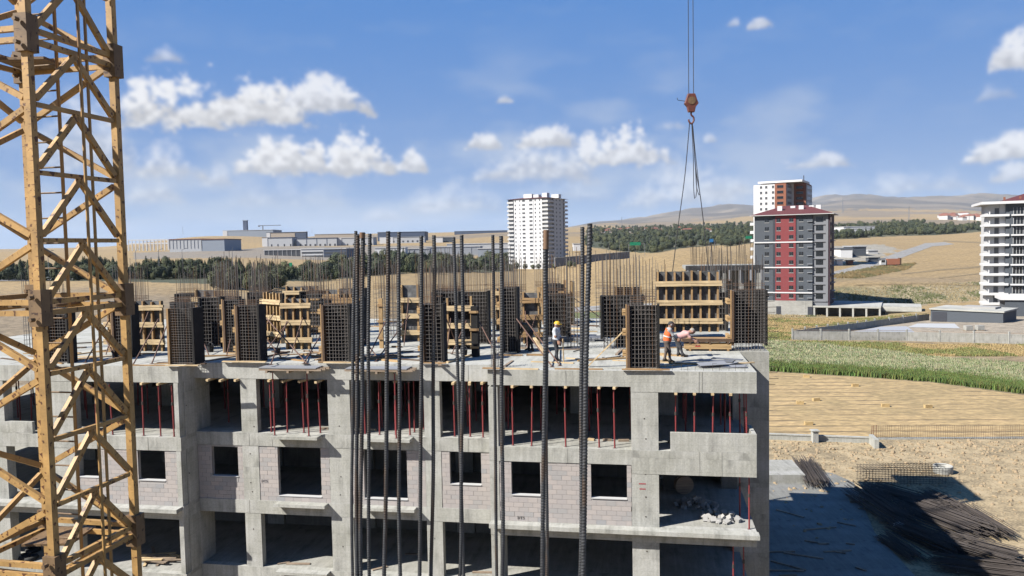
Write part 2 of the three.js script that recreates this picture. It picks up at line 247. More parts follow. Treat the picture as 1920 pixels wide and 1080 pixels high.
{
  const azs = []; for (let a = -180; a < -44; a += 4) azs.push(a); for (let a = -44; a < 44; a += 0.11) azs.push(a); for (let a = 44; a <= 180; a += 4) azs.push(a);
  const rs = [0.5, 10, 25, 45]; for (let r = 55; r < 13000; r *= 1.016) rs.push(r);
  const n = azs.length, m = rs.length, pos = new Float32Array(n * m * 3), col = new Float32Array(n * m * 3), uv = new Float32Array(n * m * 2), idx = [];
  const mix = (a, b, t) => [a[0] + (b[0] - a[0]) * t, a[1] + (b[1] - a[1]) * t, a[2] + (b[2] - a[2]) * t];
  for (let j = 0; j < m; j++) for (let i = 0; i < n; i++) {
    const a = azs[i] * DEG, r = rs[j] / Math.max(Math.cos(a), 0.35), x = Math.sin(a) * r, z = -Math.cos(a) * r, y = terrainH(x, z), k = j * n + i;
    pos.set([x, y, z], 3 * k); uv.set([x, z], 2 * k);
    const d = -z, n1 = fbm(x / 40, z / 40, 4), n2 = fbm(x / 7 + 5, z / 7, 3), big = fbm(x / 300 + 8, z / 300, 4);
    const rows = Math.sin((x * 0.35 + z + 14 * fbm(x / 60, z / 60, 2)) / 2.1) * 0.5 + 0.5;
    let c = mix([0.50, 0.345, 0.155], [0.40, 0.275, 0.13], n1 * 0.9 + rows * 0.2 * (d < 700 ? 1 : 0));
    const wob = (n2 - 0.5) * 3 * clamp(d / 120, 0.4, 3), X = x + wob, ZZ = z + wob;
    const plot = fbm(x / 420 + 1, z / 420 + 5, 4), steppe = sstep(0.53, 0.6, fbm(x / 520 + 11, z / 520 + 3, 5));   // mown plots and bare steppe
    c = mix(c, mix([0.33, 0.255, 0.17], [0.25, 0.195, 0.14], n1), steppe * 0.85);
    if (inside(Z.range, x + (plot - 0.5) * 900, z + (n1 - 0.5) * 500)) c = mix([0.30, 0.245, 0.185], [0.16, 0.14, 0.12], sstep(0.35, 0.62, fbm(x / 350, z / 350, 5)));   // rocky rangeland of the mountains
    if (d < 90) c = mix([0.55, 0.425, 0.265], [0.45, 0.345, 0.21], n1);
    if (d > 70 && d < 1500 && x > -500) {
      if (inside(Z.yard, X, ZZ)) c = mix([0.56, 0.435, 0.27], [0.45, 0.345, 0.21], n2 * 0.6 + n1 * 0.4);
      if (inside(Z.dry, X, ZZ)) c = mix([0.42, 0.31, 0.14], [0.19, 0.20, 0.075], sstep(0.4, 0.65, n1 * 0.6 + n2 * 0.4));
      if (inside(Z.plot, X, ZZ)) c = mix([0.44, 0.36, 0.28], [0.5, 0.43, 0.35], n2);
      if (inside(Z.bank, X, ZZ)) c = mix([0.42, 0.34, 0.22], [0.24, 0.22, 0.12], sstep(0.45, 0.7, n2));
      if (inside(Z.scrub, X, ZZ)) c = mix([0.26, 0.2, 0.1], [0.36, 0.27, 0.14], n2);
      if (inside(Z.farm, X, ZZ)) c = mix([0.46, 0.42, 0.36], [0.40, 0.36, 0.3], n2);
      if (inside(Z.reed, X, ZZ)) c = mix([0.08, 0.12, 0.03], [0.16, 0.16, 0.07], n2);
      if (inside(Z.green, X, ZZ)) c = mix([0.12, 0.17, 0.035], [0.2, 0.2, 0.07], n2);
      if (inside(Z.lawn, X, ZZ)) c = mix([0.12, 0.17, 0.035], [0.2, 0.2, 0.07], n2);
    }
    if (d > 200 && d < 2000) {
      if (inside(Z.woodL, X, ZZ) || inside(Z.woodR, X, ZZ) || inside(Z.woodFar, X, ZZ)) c = mix([0.075, 0.085, 0.035], [0.22, 0.18, 0.09], sstep(0.5, 0.75, n1));
      else if (inside(Z.industry, X, ZZ)) c = mix([0.34, 0.27, 0.2], [0.3, 0.27, 0.24], n1);
    }
    col.set([c[0] * 0.57, c[1] * 0.58, c[2] * 0.575], 3 * k);
  }
  for (let j = 0; j < m - 1; j++) for (let i = 0; i < n - 1; i++) { const a = j * n + i; idx.push(a, a + 1, a + n, a + 1, a + n + 1, a + n); }
  const g = new THREE.BufferGeometry(); g.setAttribute('position', new THREE.BufferAttribute(pos, 3)); g.setAttribute('color', new THREE.BufferAttribute(col, 3)); g.setAttribute('uv', new THREE.BufferAttribute(uv, 2)); g.setIndex(idx); g.computeVertexNormals();
  struct('ground', g, new THREE.MeshStandardMaterial({ vertexColors: true, roughness: 0.97, map: grainTex }));
}
// a strip of ground cover that follows the terrain between two pixel lines
function sheet(name, line0, line1, nu, nv, m, lift = 0.05) {
  const at = (line, s) => { const k = clamp(s * (line.length - 1), 0, line.length - 1.0001), i = Math.floor(k), t = k - i; const a = T(...line[i]), b = T(...line[i + 1]); return a.lerp(b, t); };
  const A = [], B = []; for (let i = 0; i <= nu; i++) { A.push(at(line0, i / nu)); B.push(at(line1, i / nu)); }
  const pos = [], uv = [], idx = [];
  for (let j = 0; j <= nv; j++) for (let i = 0; i <= nu; i++) { const p = A[i].clone().lerp(B[i], j / nv); p.y = terrainH(p.x, p.z) + lift; pos.push(p.x, p.y, p.z); uv.push(p.x, p.z); }
  for (let j = 0; j < nv; j++) for (let i = 0; i < nu; i++) { const a = j * (nu + 1) + i; idx.push(a, a + 1, a + nu + 1, a + 1, a + nu + 2, a + nu + 1); }
  const g = new THREE.BufferGeometry(); g.setAttribute('position', new THREE.Float32BufferAttribute(pos, 3)); g.setAttribute('uv', new THREE.Float32BufferAttribute(uv, 2)); g.setIndex(idx); g.computeVertexNormals();
  return struct(name, g, m);
}
// the mown field: swaths left by the harvester
const swath = tex(1024, (x, y) => {
  const w = fbmp(x * 4, y * 4, 4, 3), ph = y * 22 + (w - 0.5) * 0.55 + 0.1 * fbmp(x * 9, y * 9, 9, 3), s = Math.abs((ph % 1 + 1) % 1 - 0.5) * 2;
  const thin = Math.abs(((ph * 3.0) % 1 + 1) % 1 - 0.5) * 2, f = fbmp(x * 90, y * 150, 30, 4), p = fbmp(x * 12, y * 12, 12, 4);
  const v = 0.86 - 0.2 * sstep(0.7, 0.97, s) * (0.1 + 1.3 * sstep(0.35, 0.65, p)) + (thin - 0.5) * 0.05 + (f - 0.5) * 0.34 + (p - 0.5) * 0.2; return [v * 0.98, v * (0.85 - 0.02 * p), v * 0.62];
}, 58);
swath.rotation = 0.06;
sheet('stubble_field', [[1380, 824], [1520, 822], [1640, 820], [1800, 820], [2010, 818]], [[1380, 694], [1600, 707], [1750, 718], [1900, 739], [2010, 752]], 60, 50, mat(rgb(0.70, 0.71, 0.66), 0.97, { map: swath, bumpMap: swath, bumpScale: 0.12 }), 0.04);
const roadM = mat(rgb(0.42, 0.41, 0.40), 0.95, { map: grainTex });
sheet('gravel_road', [[1540, 517], [1600, 500], [1660, 482], [1700, 468], [1735, 456], [1770, 454]], [[1540, 531], [1600, 514], [1660, 496], [1705, 478], [1748, 462], [1790, 458]], 60, 6, roadM, 0.12);
sheet('highway', [[-200, 523], [60, 521], [250, 517], [400, 512], [560, 509], [700, 500]], [[-200, 530], [60, 527], [250, 521], [400, 516], [560, 513], [700, 503]], 80, 3, mat(rgb(0.30, 0.30, 0.31), 0.9), 0.25);
sheet('site_road', [[1040, 580], [1130, 573], [1240, 568]], [[1040, 588], [1130, 582], [1240, 577]], 20, 3, roadM, 0.1);
const furrow = mat(rgb(0.34, 0.25, 0.13), 0.97, { map: grainTex });
sheet('field_track', [[1690, 513], [1760, 505], [1880, 496]], [[1690, 515], [1760, 507.5], [1880, 498.5]], 30, 2, furrow, 0.08);
sheet('field_track', [[1760, 521], [1880, 506]], [[1760, 522.5], [1880, 508]], 20, 2, furrow, 0.08);
sheet('field_track', [[1770, 451], [1880, 457]], [[1768, 453], [1880, 459]], 20, 2, furrow, 0.1);
sheet('field_track', [[1600, 534], [1720, 531], [1880, 535]], [[1600, 536], [1720, 533], [1880, 538]], 30, 2, furrow, 0.08);
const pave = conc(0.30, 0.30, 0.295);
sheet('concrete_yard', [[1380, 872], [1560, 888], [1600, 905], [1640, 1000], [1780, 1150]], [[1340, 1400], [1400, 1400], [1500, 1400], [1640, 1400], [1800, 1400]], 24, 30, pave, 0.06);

// ───────────────────────── the building under construction ─────────────────────────
const building = thing('building_under_construction', 'raw concrete building under construction with block infill walls and open top deck', 'building', BL(0, 0, 0), -YAW);
const bp = (name, m, ...b) => part(name, bx(...b), m, building);
const UL = -38, UC = -19.6, UM = -5.76, UR = 4.75, UE = 6.05, VB = 21.5, MV = 1.2;
const levels = [DECK, L1, L2, L3, L4, 0.12];
// rear stair wing, one storey ahead of the deck
for (let k = 0; k < 6; k++) { const top = k ? levels[k - 1] : 18.6, bot = levels[k]; bp('rear_wing_slab', M.conc2, 3.2, 8.05, top - 0.2, top, VB + 0.1, 27.5); if (k) { bp('rear_wing_wall', M.conc2, 7.8, 8.05, bot, top - 0.204, VB + 0.1, 27.5); bp('rear_wing_wall', M.conc2, 3.2, 7.796, bot, top - 0.204, VB + 0.1, VB + 0.35); } else { for (const u of [3.3, 4.4, 5.5, 6.6, 7.7]) bp('rear_wing_column', M.conc2, u, u + 0.25, bot + 0.004, top - 0.204, VB + 0.15, VB + 0.45); bp('rear_wing_wall', M.concShade, 4.0, 7.9, bot + 0.004, top - 0.204, 24, 24.2); } }
// slabs
for (const y of levels) {
  const t = 0.16, m = y === DECK ? M.deck : M.conc2;
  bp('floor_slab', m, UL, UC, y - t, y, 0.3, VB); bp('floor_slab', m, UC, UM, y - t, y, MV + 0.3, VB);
  bp('floor_slab', m, UM, UR, y - t, y, 0.3, VB); bp('floor_slab', m, UR, UE, y - t, y, 5.9, VB);
}
// front columns: [left px, right px, plane v, depth] measured on the storey above L1
const cols = [[-40, 8, 0, 0.5], [97, 137, 0, 0.5], [327, 335.5, 0, 0.4], [452, 482, MV, 0.35], [615, 656.5, MV, 0.45], [795, 825, MV, 0.4], [916, 933.5, 0, 1.55], [1183, 1234.5, 0, 0.5]];
const colU = cols.map(([a, b, v]) => [fu(a, v, 780), fu(b, v, 780)]);
for (let k = 0; k < levels.length - 1; k++) {
  const top = levels[k], bot = levels[k + 1], bd = k === 0 ? 0.71 : 0.6;
  cols.forEach(([, , v, dep], i) => { const inset = k === 1 ? 0 : 0.004; bp('column', M.conc, colU[i][0] + inset, colU[i][1] - inset, bot, top - bd, v + 0.012, v + dep); });
  // cross wall between the left wing and the set-back middle
  bp('cross_wall', M.conc, UC - 0.3, UC - 0.006, bot, top - bd, 0.404, 2.4);
  // front beams
  const beams = [[UL, UC, 0, bd], [UC, UM, MV, bd], [UM, colU[7][0], 0, bd - (k === 0 ? 0.08 : 0)], [colU[7][0], UR, 0, k === 0 ? 0.83 : k === 1 ? 0.95 : 0.62]];
  beams.forEach(([a, b, v, dp]) => bp('edge_beam', M.conc, a, b, top - dp, top, v, v + 0.3));
  bp('edge_beam', M.conc, UC - 0.3, UC, top - bd, top - 0.16, 0.3, MV); bp('edge_beam', M.conc, UM, UM + 0.3, top - bd, top - 0.16, 0.3, MV + 0.3);
  bp('edge_beam', M.conc, UR - 0.3, UR, top - bd, top - 0.16, 0.3, 5.6);
  // the right hand shear wall that stands back from the balcony
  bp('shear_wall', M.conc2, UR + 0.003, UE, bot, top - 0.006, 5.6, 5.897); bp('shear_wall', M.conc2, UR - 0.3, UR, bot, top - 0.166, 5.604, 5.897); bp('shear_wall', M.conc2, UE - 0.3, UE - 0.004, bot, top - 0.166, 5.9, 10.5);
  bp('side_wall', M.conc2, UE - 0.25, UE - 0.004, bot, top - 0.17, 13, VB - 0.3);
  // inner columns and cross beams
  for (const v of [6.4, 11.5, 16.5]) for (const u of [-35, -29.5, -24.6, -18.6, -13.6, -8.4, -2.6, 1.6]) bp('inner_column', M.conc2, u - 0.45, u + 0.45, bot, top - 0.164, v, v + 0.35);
  for (const u of [-24.6, -13.6, -2.6]) bp('added_inner_wall', M.concShade, u - 0.1, u + 0.1, bot, top - 0.164, 6.76, 11.49);
  if (k > 0 && k < 4) for (const [a, b] of [[-24.2, -19.1], [-18.1, -14.1], [-13.1, -8.9], [-7.9, -3.1]]) bp('added_inner_wall', M.concShade, a, b, bot, top - 0.164, 6.5, 6.65);  // mid-depth partitions added to stop light coming through from behind
  if (k === 1) { bp('added_inner_wall', M.concShade, -2.1, 1.1, bot, top - 0.164, 6.5, 6.65); bp('added_inner_wall', M.concShade, 3.9, 4.6, bot, top - 0.164, 5.2, 5.4); bp('added_inner_wall', M.concShade, 1.3, 2.1, bot, top - 0.164, 4.9, 5.1); }
  // added rear wall, unseen, that blocks light and keeps the storeys dark
  bp('added_rear_wall', M.conc2, -27, UE - 0.26, bot, top - 0.166, VB - 0.25, VB - 0.004);
}
// window ledges and balcony slabs
const ledge = (a, b, v, y, dep, t = 0.13) => bp('ledge', M.conc, fu(a, v, 815), fu(b, v, 815), y - t, y - 0.004, v - dep, v - 0.002);
ledge(517, 604, MV, L1, 0.55); ledge(681, 775, MV, L1, 0.55);
ledge(515, 611, MV, L2, 0.4); ledge(681, 778, MV, L2, 0.4); ledge(515, 611, MV, L3, 0.4); ledge(681, 778, MV, L3, 0.4);
bp('ledge', M.conc, UM + 0.02, UR + 0.06, L2 - 0.17, L2 - 0.004, -0.45, -0.002); bp('ledge', M.conc, UL, UC - 0.06, L2 - 0.17, L2 - 0.004, -0.45, -0.002);
bp('ledge', M.conc, UM + 0.02, UR + 0.06, L3 - 0.17, L3 - 0.004, -0.45, -0.002);
bp('parapet', M.conc, fu(1257, 0, 830), UR, L1 + 0.003, FP(1340, 813, 0)[1], 0, 0.15); bp('parapet', M.conc, UR - 0.15, UR, L1 + 0.003, FP(1340, 813, 0)[1], 0.153, 1.6);
bp('parapet', M.conc, UL, fu(60, 0, 790), L1 + 0.003, L1 + 0.55, 0, 0.15);
// deck kerb board and a loading shelf over two ledges
// block infill: running bond, each block its own piece, joints recessed
function blockWall(u0, u1, y0, y1, v, holes, th = 0.19) {
  const w = part('block_wall', bx(u0, u1, y1 - 0.02, y1, v + 0.02, v + th), M.mortar, building);
  const rects = holes.map(h => h); const ys = [y0, y1, ...rects.flatMap(h => [h[2], h[3]])].sort((a, b) => a - b);
  const bed = [];
  for (let i = 0; i < ys.length - 1; i++) { const a = ys[i], b = ys[i + 1]; if (b - a < 0.01) continue; const cut = rects.filter(h => h[2] < (a + b) / 2 && h[3] > (a + b) / 2).sort((p, q) => p[0] - q[0]); let x = u0; for (const h of [...cut, [u1, u1]]) { if (h[0] - x > 0.01) bed.push(bx(x, h[0], a, Math.min(b, y1 - 0.021), v + 0.014, v + th)); x = h[1]; } }
  part('mortar_bed', merge(bed), M.mortar, w);
  const bh = 0.195, bw = 0.395, g = 0.008; let row = 0;
  for (let y = y0; y < y1 - 0.03; y += bh, row++) {
    const ya = y + g / 2, yb = Math.min(y + bh - g / 2, y1 - 0.022);
    for (let x = u0 - (row % 2 ? bw / 2 : 0) - rr(0, 0.03); x < u1; x += bw) {
      let segs = [[Math.max(x + g / 2, u0), Math.min(x + bw - g / 2, u1)]];
      for (const h of rects) if (h[2] < yb - 0.04 && h[3] > ya + 0.04) segs = segs.flatMap(([a, b]) => [[a, Math.min(b, h[0])], [Math.max(a, h[1]), b]].filter(s => s[1] - s[0] > 0.03));
      for (const [a, b] of segs) { if (b - a < 0.03 || yb - ya < 0.03) continue; const m = part('block', UNIT, M.block[Math.floor(R() * R() * 4.99 + (R() < 0.2 ? 1 : 0)) % 5], w); const pr = rr(-0.004, 0.006), d = 0.08; m.scale.set(b - a, yb - ya, d); m.position.set((a + b) / 2, (ya + yb) / 2, -(v + d / 2 - pr)); }
    }
  }
  for (const h of rects) { part('window_sill', bx(h[0] + 0.005, h[1] - 0.005, h[2] - 0.018, h[2] + 0.012, v - 0.03, v + th + 0.01), M.offwhite, w); }
  return w;
}
const hole = (a, b, yt, yb, v) => { const m = (a + b) / 2; return [fu(a, v, (yt + yb) / 2), fu(b, v, (yt + yb) / 2), FP(m, yb, v)[1], FP(m, yt, v)[1]]; };
const WB = L1 - 0.6;
const e = 0.012;
blockWall(UC + e, colU[3][0] - e, L2, WB - 0.003, MV + 0.03, [hole(397, 446, 838, 893, MV)]);
blockWall(colU[3][1] + e, colU[4][0] - e, L2, WB - 0.003, MV + 0.03, [hole(521, 601.5, 839.5, 931, MV)]);
blockWall(colU[4][1] + e, colU[5][0] - e, L2, WB - 0.003, MV + 0.03, [hole(682, 763, 843, 936, MV)]);
blockWall(colU[5][1] + e, UM - e, L2, WB - 0.003, MV + 0.03, [hole(843, 902, 848, 909, MV)]);
blockWall(colU[6][1] + e, colU[7][0] - e, L2, WB - 0.003, 0.03, [hole(958.5, 1013, 863.5, 929, 0), hole(1108, 1175.5, 870, 935.5, 0)]);
blockWall(colU[1][1] + e, colU[2][0] - e, L2, WB - 0.003, 0.03, [hole(258, 309, 843, 901, 0), hole(143, 187, 838, 895, 0)]);
blockWall(-33.4, -30.2, L2, WB - 0.003, 7.2, [], 0.19);
// tie holes left by the formwork
for (const [px, py] of [[469, 851], [470, 905], [473, 922], [636, 799], [639, 894], [638, 928], [475, 992], [643, 1025], [349, 760], [355, 887], [1208, 785], [1211, 823], [1210, 889], [1211, 932], [1211, 969], [1213, 1034], [810, 790], [812, 905], [815, 1010], [476, 800], [1300, 712], [1378, 717], [1350, 868], [1384, 860], [1270, 858], [700, 832], [560, 832], [300, 700], [1100, 712], [980, 705], [1020, 850]]) { const v = px > 934 || px < 335 ? 0 : px < 368 ? 0.5 : MV, [u, y] = FP(px, py, v); const h = part('tie_hole', new THREE.CylinderGeometry(0.028, 0.028, 0.012, 8).rotateX(Math.PI / 2), M.rebar, building); h.position.set(u, y, -(v + (px < 368 && px > 335 ? 0 : 0.008))); }
// formwork panel joints standing a little proud on the beams
for (const [px, y0, y1, v] of [[1062, L1 - 0.6, L1, 0], [1062, DECK - 0.63, DECK, 0], [1311, DECK - 0.83, DECK, 0], [1317, DECK - 0.83, DECK, 0], [1311, L1 - 0.95, L1, 0], [1353, L1 - 0.95, L1, 0], [1318, L2 - 0.62, L2 - 0.17, 0], [877, L1 - 0.6, L1, MV], [509, L1 - 0.6, L1, MV], [462, L2 - 0.6, L2, MV], [466, L1 - 0.6, L1, MV], [404, DECK - 0.71, DECK, MV], [1028, DECK - 0.63, DECK, 0], [880, DECK - 0.71, DECK, MV], [276, L1 - 0.6, L1, 0]]) { const u = fu(px, v, 800); bp('formwork_joint', M.conc2, u - 0.012, u + 0.012, y0 + 0.01, y1 - 0.01, v - 0.008, v - 0.001); }
// stencilled letters on the blocks
{
  const c = document.createElement('canvas'); c.width = 256; c.height = 128; const x = c.getContext('2d'); x.clearRect(0, 0, 256, 128); x.fillStyle = '#2a2725'; x.font = 'bold 96px serif'; x.textAlign = 'center'; x.textBaseline = 'middle'; x.fillText('DTS', 128, 66);
  const t = new THREE.CanvasTexture(c); t.colorSpace = THREE.SRGBColorSpace; const m = new THREE.MeshStandardMaterial({ map: t, transparent: true, alphaTest: 0.4, roughness: 0.9 });
  for (const [px, py, v] of [[977, 971, 0.03], [496, 902, MV + 0.03]]) { const [u, y] = FP(px, py, v - 0.012); const l = part('stencil_lettering', new THREE.PlaneGeometry(0.42, 0.21), m, building); l.position.set(u, y, -(v - 0.012)); }
  const redPaint = mat(rgb(0.42, 0.05, 0.06), 0.8);
  for (const [x0, x1, y] of [[1198, 1211, 907.3], [1199, 1210.5, 917]]) { const [u, yy] = FP((x0 + x1) / 2, y, 0); bp('paint_mark', redPaint, fu(x0, 0, y), fu(x1, 0, y), yy - 0.02, yy + 0.02, 0.006, 0.011); }
}
// boards left on the edge of the deck and under its beam
const deckBoard = (u0, v0, u1, v1, y, w, h, m, label) => { const c = bthing('timber_board', label, 'timber board', (u0 + u1) / 2, y, (v0 + v1) / 2, 0, 'loose boards on the deck'); part('board', stick(V3((u0 - u1) / 2, h / 2, (v1 - v0) / 2), V3((u1 - u0) / 2, h / 2, (v0 - v1) / 2), w, h), m, c); return c; };
for (const [a, b, v, yy] of [[1166, 1256, -0.06, 0.05], [1172, 1240, 0.22, 0.02], [608, 668, MV - 0.08, 0.05], [598, 650, MV + 0.16, 0.02], [418, 500, MV - 0.08, 0.05], [436, 476, MV + 0.14, 0.02], [312, 372, -0.08, 0.05], [790, 836, MV - 0.08, 0.05], [905, 946, -0.08, 0.05], [1040, 1130, 0.2, 0.0], [940, 1010, 0.16, 0.0], [250, 322, 0.2, 0.0]])
  deckBoard(fu(a, v, 695), v + rr(-0.05, 0.05), fu(b, v, 695), v + rr(-0.05, 0.05), DECK + yy, 0.14, 0.045, R() < 0.5 ? M.wood2 : M.woodPale, 'board lying along the front edge of the top deck');
{ // form sheets propped out over the two window ledges
  for (const [a, b] of [[494, 600], [655, 768]]) {
    const u0 = fu(a, MV - 0.3, 688), u1 = fu(b, MV - 0.3, 688), s = bthing('formwork_shelf', 'grey formwork shelf jutting over the deck edge on red props', 'formwork', (u0 + u1) / 2, DECK - 0.28, MV - 0.3, 0, 'formwork shelves jutting over the deck edge'), w = (u1 - u0) / 2;
    part('sheet', boxAt(-w, w, 0.16, 0.2, -0.28, 0.42), M.foilGrey, s); for (const z of [-0.2, 0.1, 0.36]) part('joist', boxAt(-w - rr(0, 0.1), w + rr(0.1, 0.5), 0.06, 0.155, z - 0.04, z + 0.04), M.woodGrey, s); for (const x of [-w * 0.75, 0, w * 0.7]) part('bearer', boxAt(x - 0.05, x + 0.05, -0.04, 0.055, -0.27, 0.4), M.woodGrey, s);
  }
}

// ───────────────────────── red steel props ─────────────────────────
const PROPS = 'adjustable steel props under the top deck';
function makeProp(h, label) {
  const t = thing('steel_prop', label, 'steel prop', V3(0, 0, 0), 0, PROPS);
  const tube = part('outer_tube', rod(V3(0, 0.01, 0), V3(0, h * 0.62, 0), 0.034, 8), M.prop, t); part('inner_tube', rod(V3(0, h * 0.62, 0), V3(0, h - 0.01, 0), 0.026, 8), M.prop, t);
  part('collar', rod(V3(0, h * 0.6, 0), V3(0, h * 0.66, 0), 0.05, 8), M.rebar, tube); part('base_plate', boxAt(-0.07, 0.07, 0, 0.01, -0.07, 0.07), M.propSteel, tube); part('head_plate', boxAt(-0.07, 0.07, h - 0.012, h, -0.07, 0.07), M.propSteel, t);
  return t;
}
const propLabel = 'slim red steel prop holding up the top deck';
const HP = DECK - 0.16 - 0.1 - L1;
const prop0 = makeProp(HP, propLabel), propE = makeProp(DECK - 0.83 - 0.1 - L1, 'red steel prop standing on the balcony behind its parapet');
let first = true, firstE = true;
function prop(u, v, edge) { const base = edge ? propE : prop0, p = BL(u, L1, v); if (edge ? firstE : first) { base.position.copy(p); base.rotation.y = R() * 6; if (edge) firstE = false; else first = false; return base; } const c = copy(base, p, R() * 6); c.rotation.z = rr(-0.03, 0.03); c.rotation.x = rr(-0.02, 0.02); return c; }
for (const px of [1267, 1302, 1336, 1370]) prop(fu(px, 0.4, 780), 0.42, true); prop(4.45, 0.5, true); prop(4.5, 1.5, true); prop(4.5, 3.2, true);
const frontProp = (px, v, bd) => { const c = prop(fu(px, v, 780), v); c.scale.y = (DECK - bd - 0.1 - L1) / HP; };
for (const [px, v] of [[961, 0.22], [996, 0.2], [1060, 0.22], [1123, 0.25], [1152, 0.2]]) frontProp(px, v, 0.63);
for (const px of [852, 881, 905, 684, 711, 741, 768, 508, 538, 569, 600]) frontProp(px, MV + rr(0.18, 0.26), 0.71);
for (const px of [268, 300, 325, 210, 180]) frontProp(px, rr(0.15, 0.25), 0.71);
prop(fu(774, MV + 0.6, 780), MV + 0.8);
for (let u = -36; u < 4.4; u += 1.9) for (const v of [2.9, 4.6, 6.0]) prop(u + rr(-0.35, 0.35), v + rr(-0.4, 0.4));
for (let u = -36; u < -27; u += 0.9) prop(u + rr(-0.2, 0.2), rr(0.7, 1.6));
// props carrying the shelves, and single ones lower down
for (const [px, v] of [[514, MV - 0.35], [578, MV - 0.35], [742, MV - 0.35]]) { const c = copy(prop0, BL(fu(px, v, 780), L1, v), 0, 'long red prop standing on a ledge outside the openings', 'props standing on the ledges'); c.scale.y = (DECK - 0.33 - L1) / HP; }
{ const h = L1 - 0.95 - L2, p = BL(fu(1405, 0.2, 930), L2, 0.25); const c = copy(prop0, p, 0, 'single red prop at the corner of the rubble-strewn balcony', null); delete c.userData.group; c.scale.y = h / HP; const b = copy(prop0, BL(4.3, L2, 1.6), 0, 'second prop behind the corner one on the rubble-strewn balcony', null); delete b.userData.group; b.scale.y = h / HP;
  for (const [u, v] of [[3.9, 0.3], [4.35, 0.8]]) { const k = copy(prop0, BL(u, L3, v), 0, 'red prop under the lowest balcony slab in view', 'props under the lowest balcony'); k.scale.y = (L2 - 0.62 - L3) / HP; } }
// joist ends sticking out above the props
const joistLabel = 'timber joist end jutting out under the deck beam above a prop';
for (const px of [1267, 1302, 1336, 1370, 961, 996, 1060, 1123, 1152, 852, 881, 905, 268, 300, 395, 420, 447, 508, 538, 569, 600, 741]) {
  const right = px > 917, v = right ? 0 : px < 330 ? 0 : MV, bal = px > 1240, u = fu(px, v, 720), y = DECK - (bal ? 0.83 : right ? 0.63 : 0.71) - 0.099, out = bal ? 0.02 : right ? rr(0.02, 0.1) : rr(0.12, 0.42);
  const g = bthing('timber_joist', bal ? 'short timber block on a prop head under the balcony beam' : joistLabel, 'timber joist', u, y, v, bal ? 0 : rr(-0.25, 0.25), bal ? 'timber blocks on the balcony props' : 'joist ends under the deck beams');
  part('joist', boxAt(-0.055, 0.055, 0, 0.097, -0.5, out), M.woodPale, g);
}

// things lying on the floors
function pile(name, label, cat, u, y, v, n, spread, size, m, seed) { const q = rng(seed), t = bthing(name, label, cat, u, y, v); for (let i = 0; i < n; i++) { const a = q() * 6.28, r = Math.sqrt(q()) * spread, s = size * (0.4 + q()); const k = part('rubble_piece', UNIT, m, t); k.scale.set(s, s * (0.5 + q() * 0.5), s * (0.6 + q() * 0.5)); k.rotation.set(q() * 0.7, q() * 6, q() * 0.7); k.position.set(Math.cos(a) * r, s * 0.3 + (1 - r / spread) * spread * 0.42 * q(), Math.sin(a) * r * 0.8); } return t; }
{ const [u, v] = deckUV(1352, 972, L2); pile('rubble_pile', 'heap of broken block rubble on the sunlit balcony floor', 'rubble', u, L2, v, 60, 0.85, 0.17, M.rubble, 5); pile('rubble_pile', 'second heap of rubble on the balcony behind the first', 'rubble', u - 0.9, L2, v + 1.3, 40, 0.9, 0.16, M.rubble, 6); }
{ const [u, v] = deckUV(300, 1052, L3); const t = bthing('plank_pile', 'untidy pile of old planks on the lowest visible floor', 'planks', u, L3, Math.max(v, 0.7)); for (let i = 0; i < 16; i++) { const w = rr(0.09, 0.18), L = rr(0.9, 2.4), a = rr(-0.35, 0.35) + (R() < 0.15 ? 1 : 0), x = rr(-0.9, 0.5), z = rr(-0.6, 0.4), y = 0.03 + Math.floor(i / 5) * 0.06; part('plank', stick(V3(x - Math.cos(a) * L / 2, y, z - Math.sin(a) * L / 2), V3(x + Math.cos(a) * L / 2, y + rr(0, 0.05), z + Math.sin(a) * L / 2), w, 0.04), i % 3 ? M.woodGrey : M.woodPale, t); } }
for (const [px, py, dx] of [[46, 1047, 0], [58, 1049, 0], [62, 1034, 0]]) { const P = deckUV(px, py, L3), t = bthing('tyre', 'black tyre lying on the floor behind the crane mast', 'tyre', P[0], L3, Math.max(P[1], 0.5), 0, 'tyres on the lowest floor'); const k = part('tyre_ring', new THREE.TorusGeometry(0.24, 0.1, 8, 18).rotateX(Math.PI / 2), M.rubber, t); k.position.y = 0.1; }
{ const P = deckUV(1352 - 68, 940, L2), t = bthing('cable_reel', 'round cable reel leaning at the back of the shaded balcony', 'cable reel', P[0], L2, 4.3, 0.3); for (const z of [-0.12, 0.12]) part('flange', new THREE.CylinderGeometry(0.42, 0.42, 0.03, 20).rotateX(Math.PI / 2).translate(0, 0.42, z), M.woodGrey, t); part('core', new THREE.CylinderGeometry(0.22, 0.22, 0.21, 14).rotateX(Math.PI / 2).translate(0, 0.42, 0), M.rebar, t); }
for (const [px, py, L, a] of [[530, 1058, 0.55, 0.5], [556, 1061, 1.1, 0.1], [712, 1067, 0.7, 0.7], [776, 1040, 0.8, 0.1], [905, 1074, 0.9, 0.1]]) { const P = deckUV(px, py, L3), t = bthing('floor_plank', 'loose plank lying on the bare floor behind the openings', 'plank', P[0], L3, Math.max(P[1], MV + 0.5), a, 'loose planks on the lowest visible floor'); part('plank', boxAt(-L / 2, L / 2, 0.002, 0.05, -0.07, 0.07), M.woodGrey, t); }
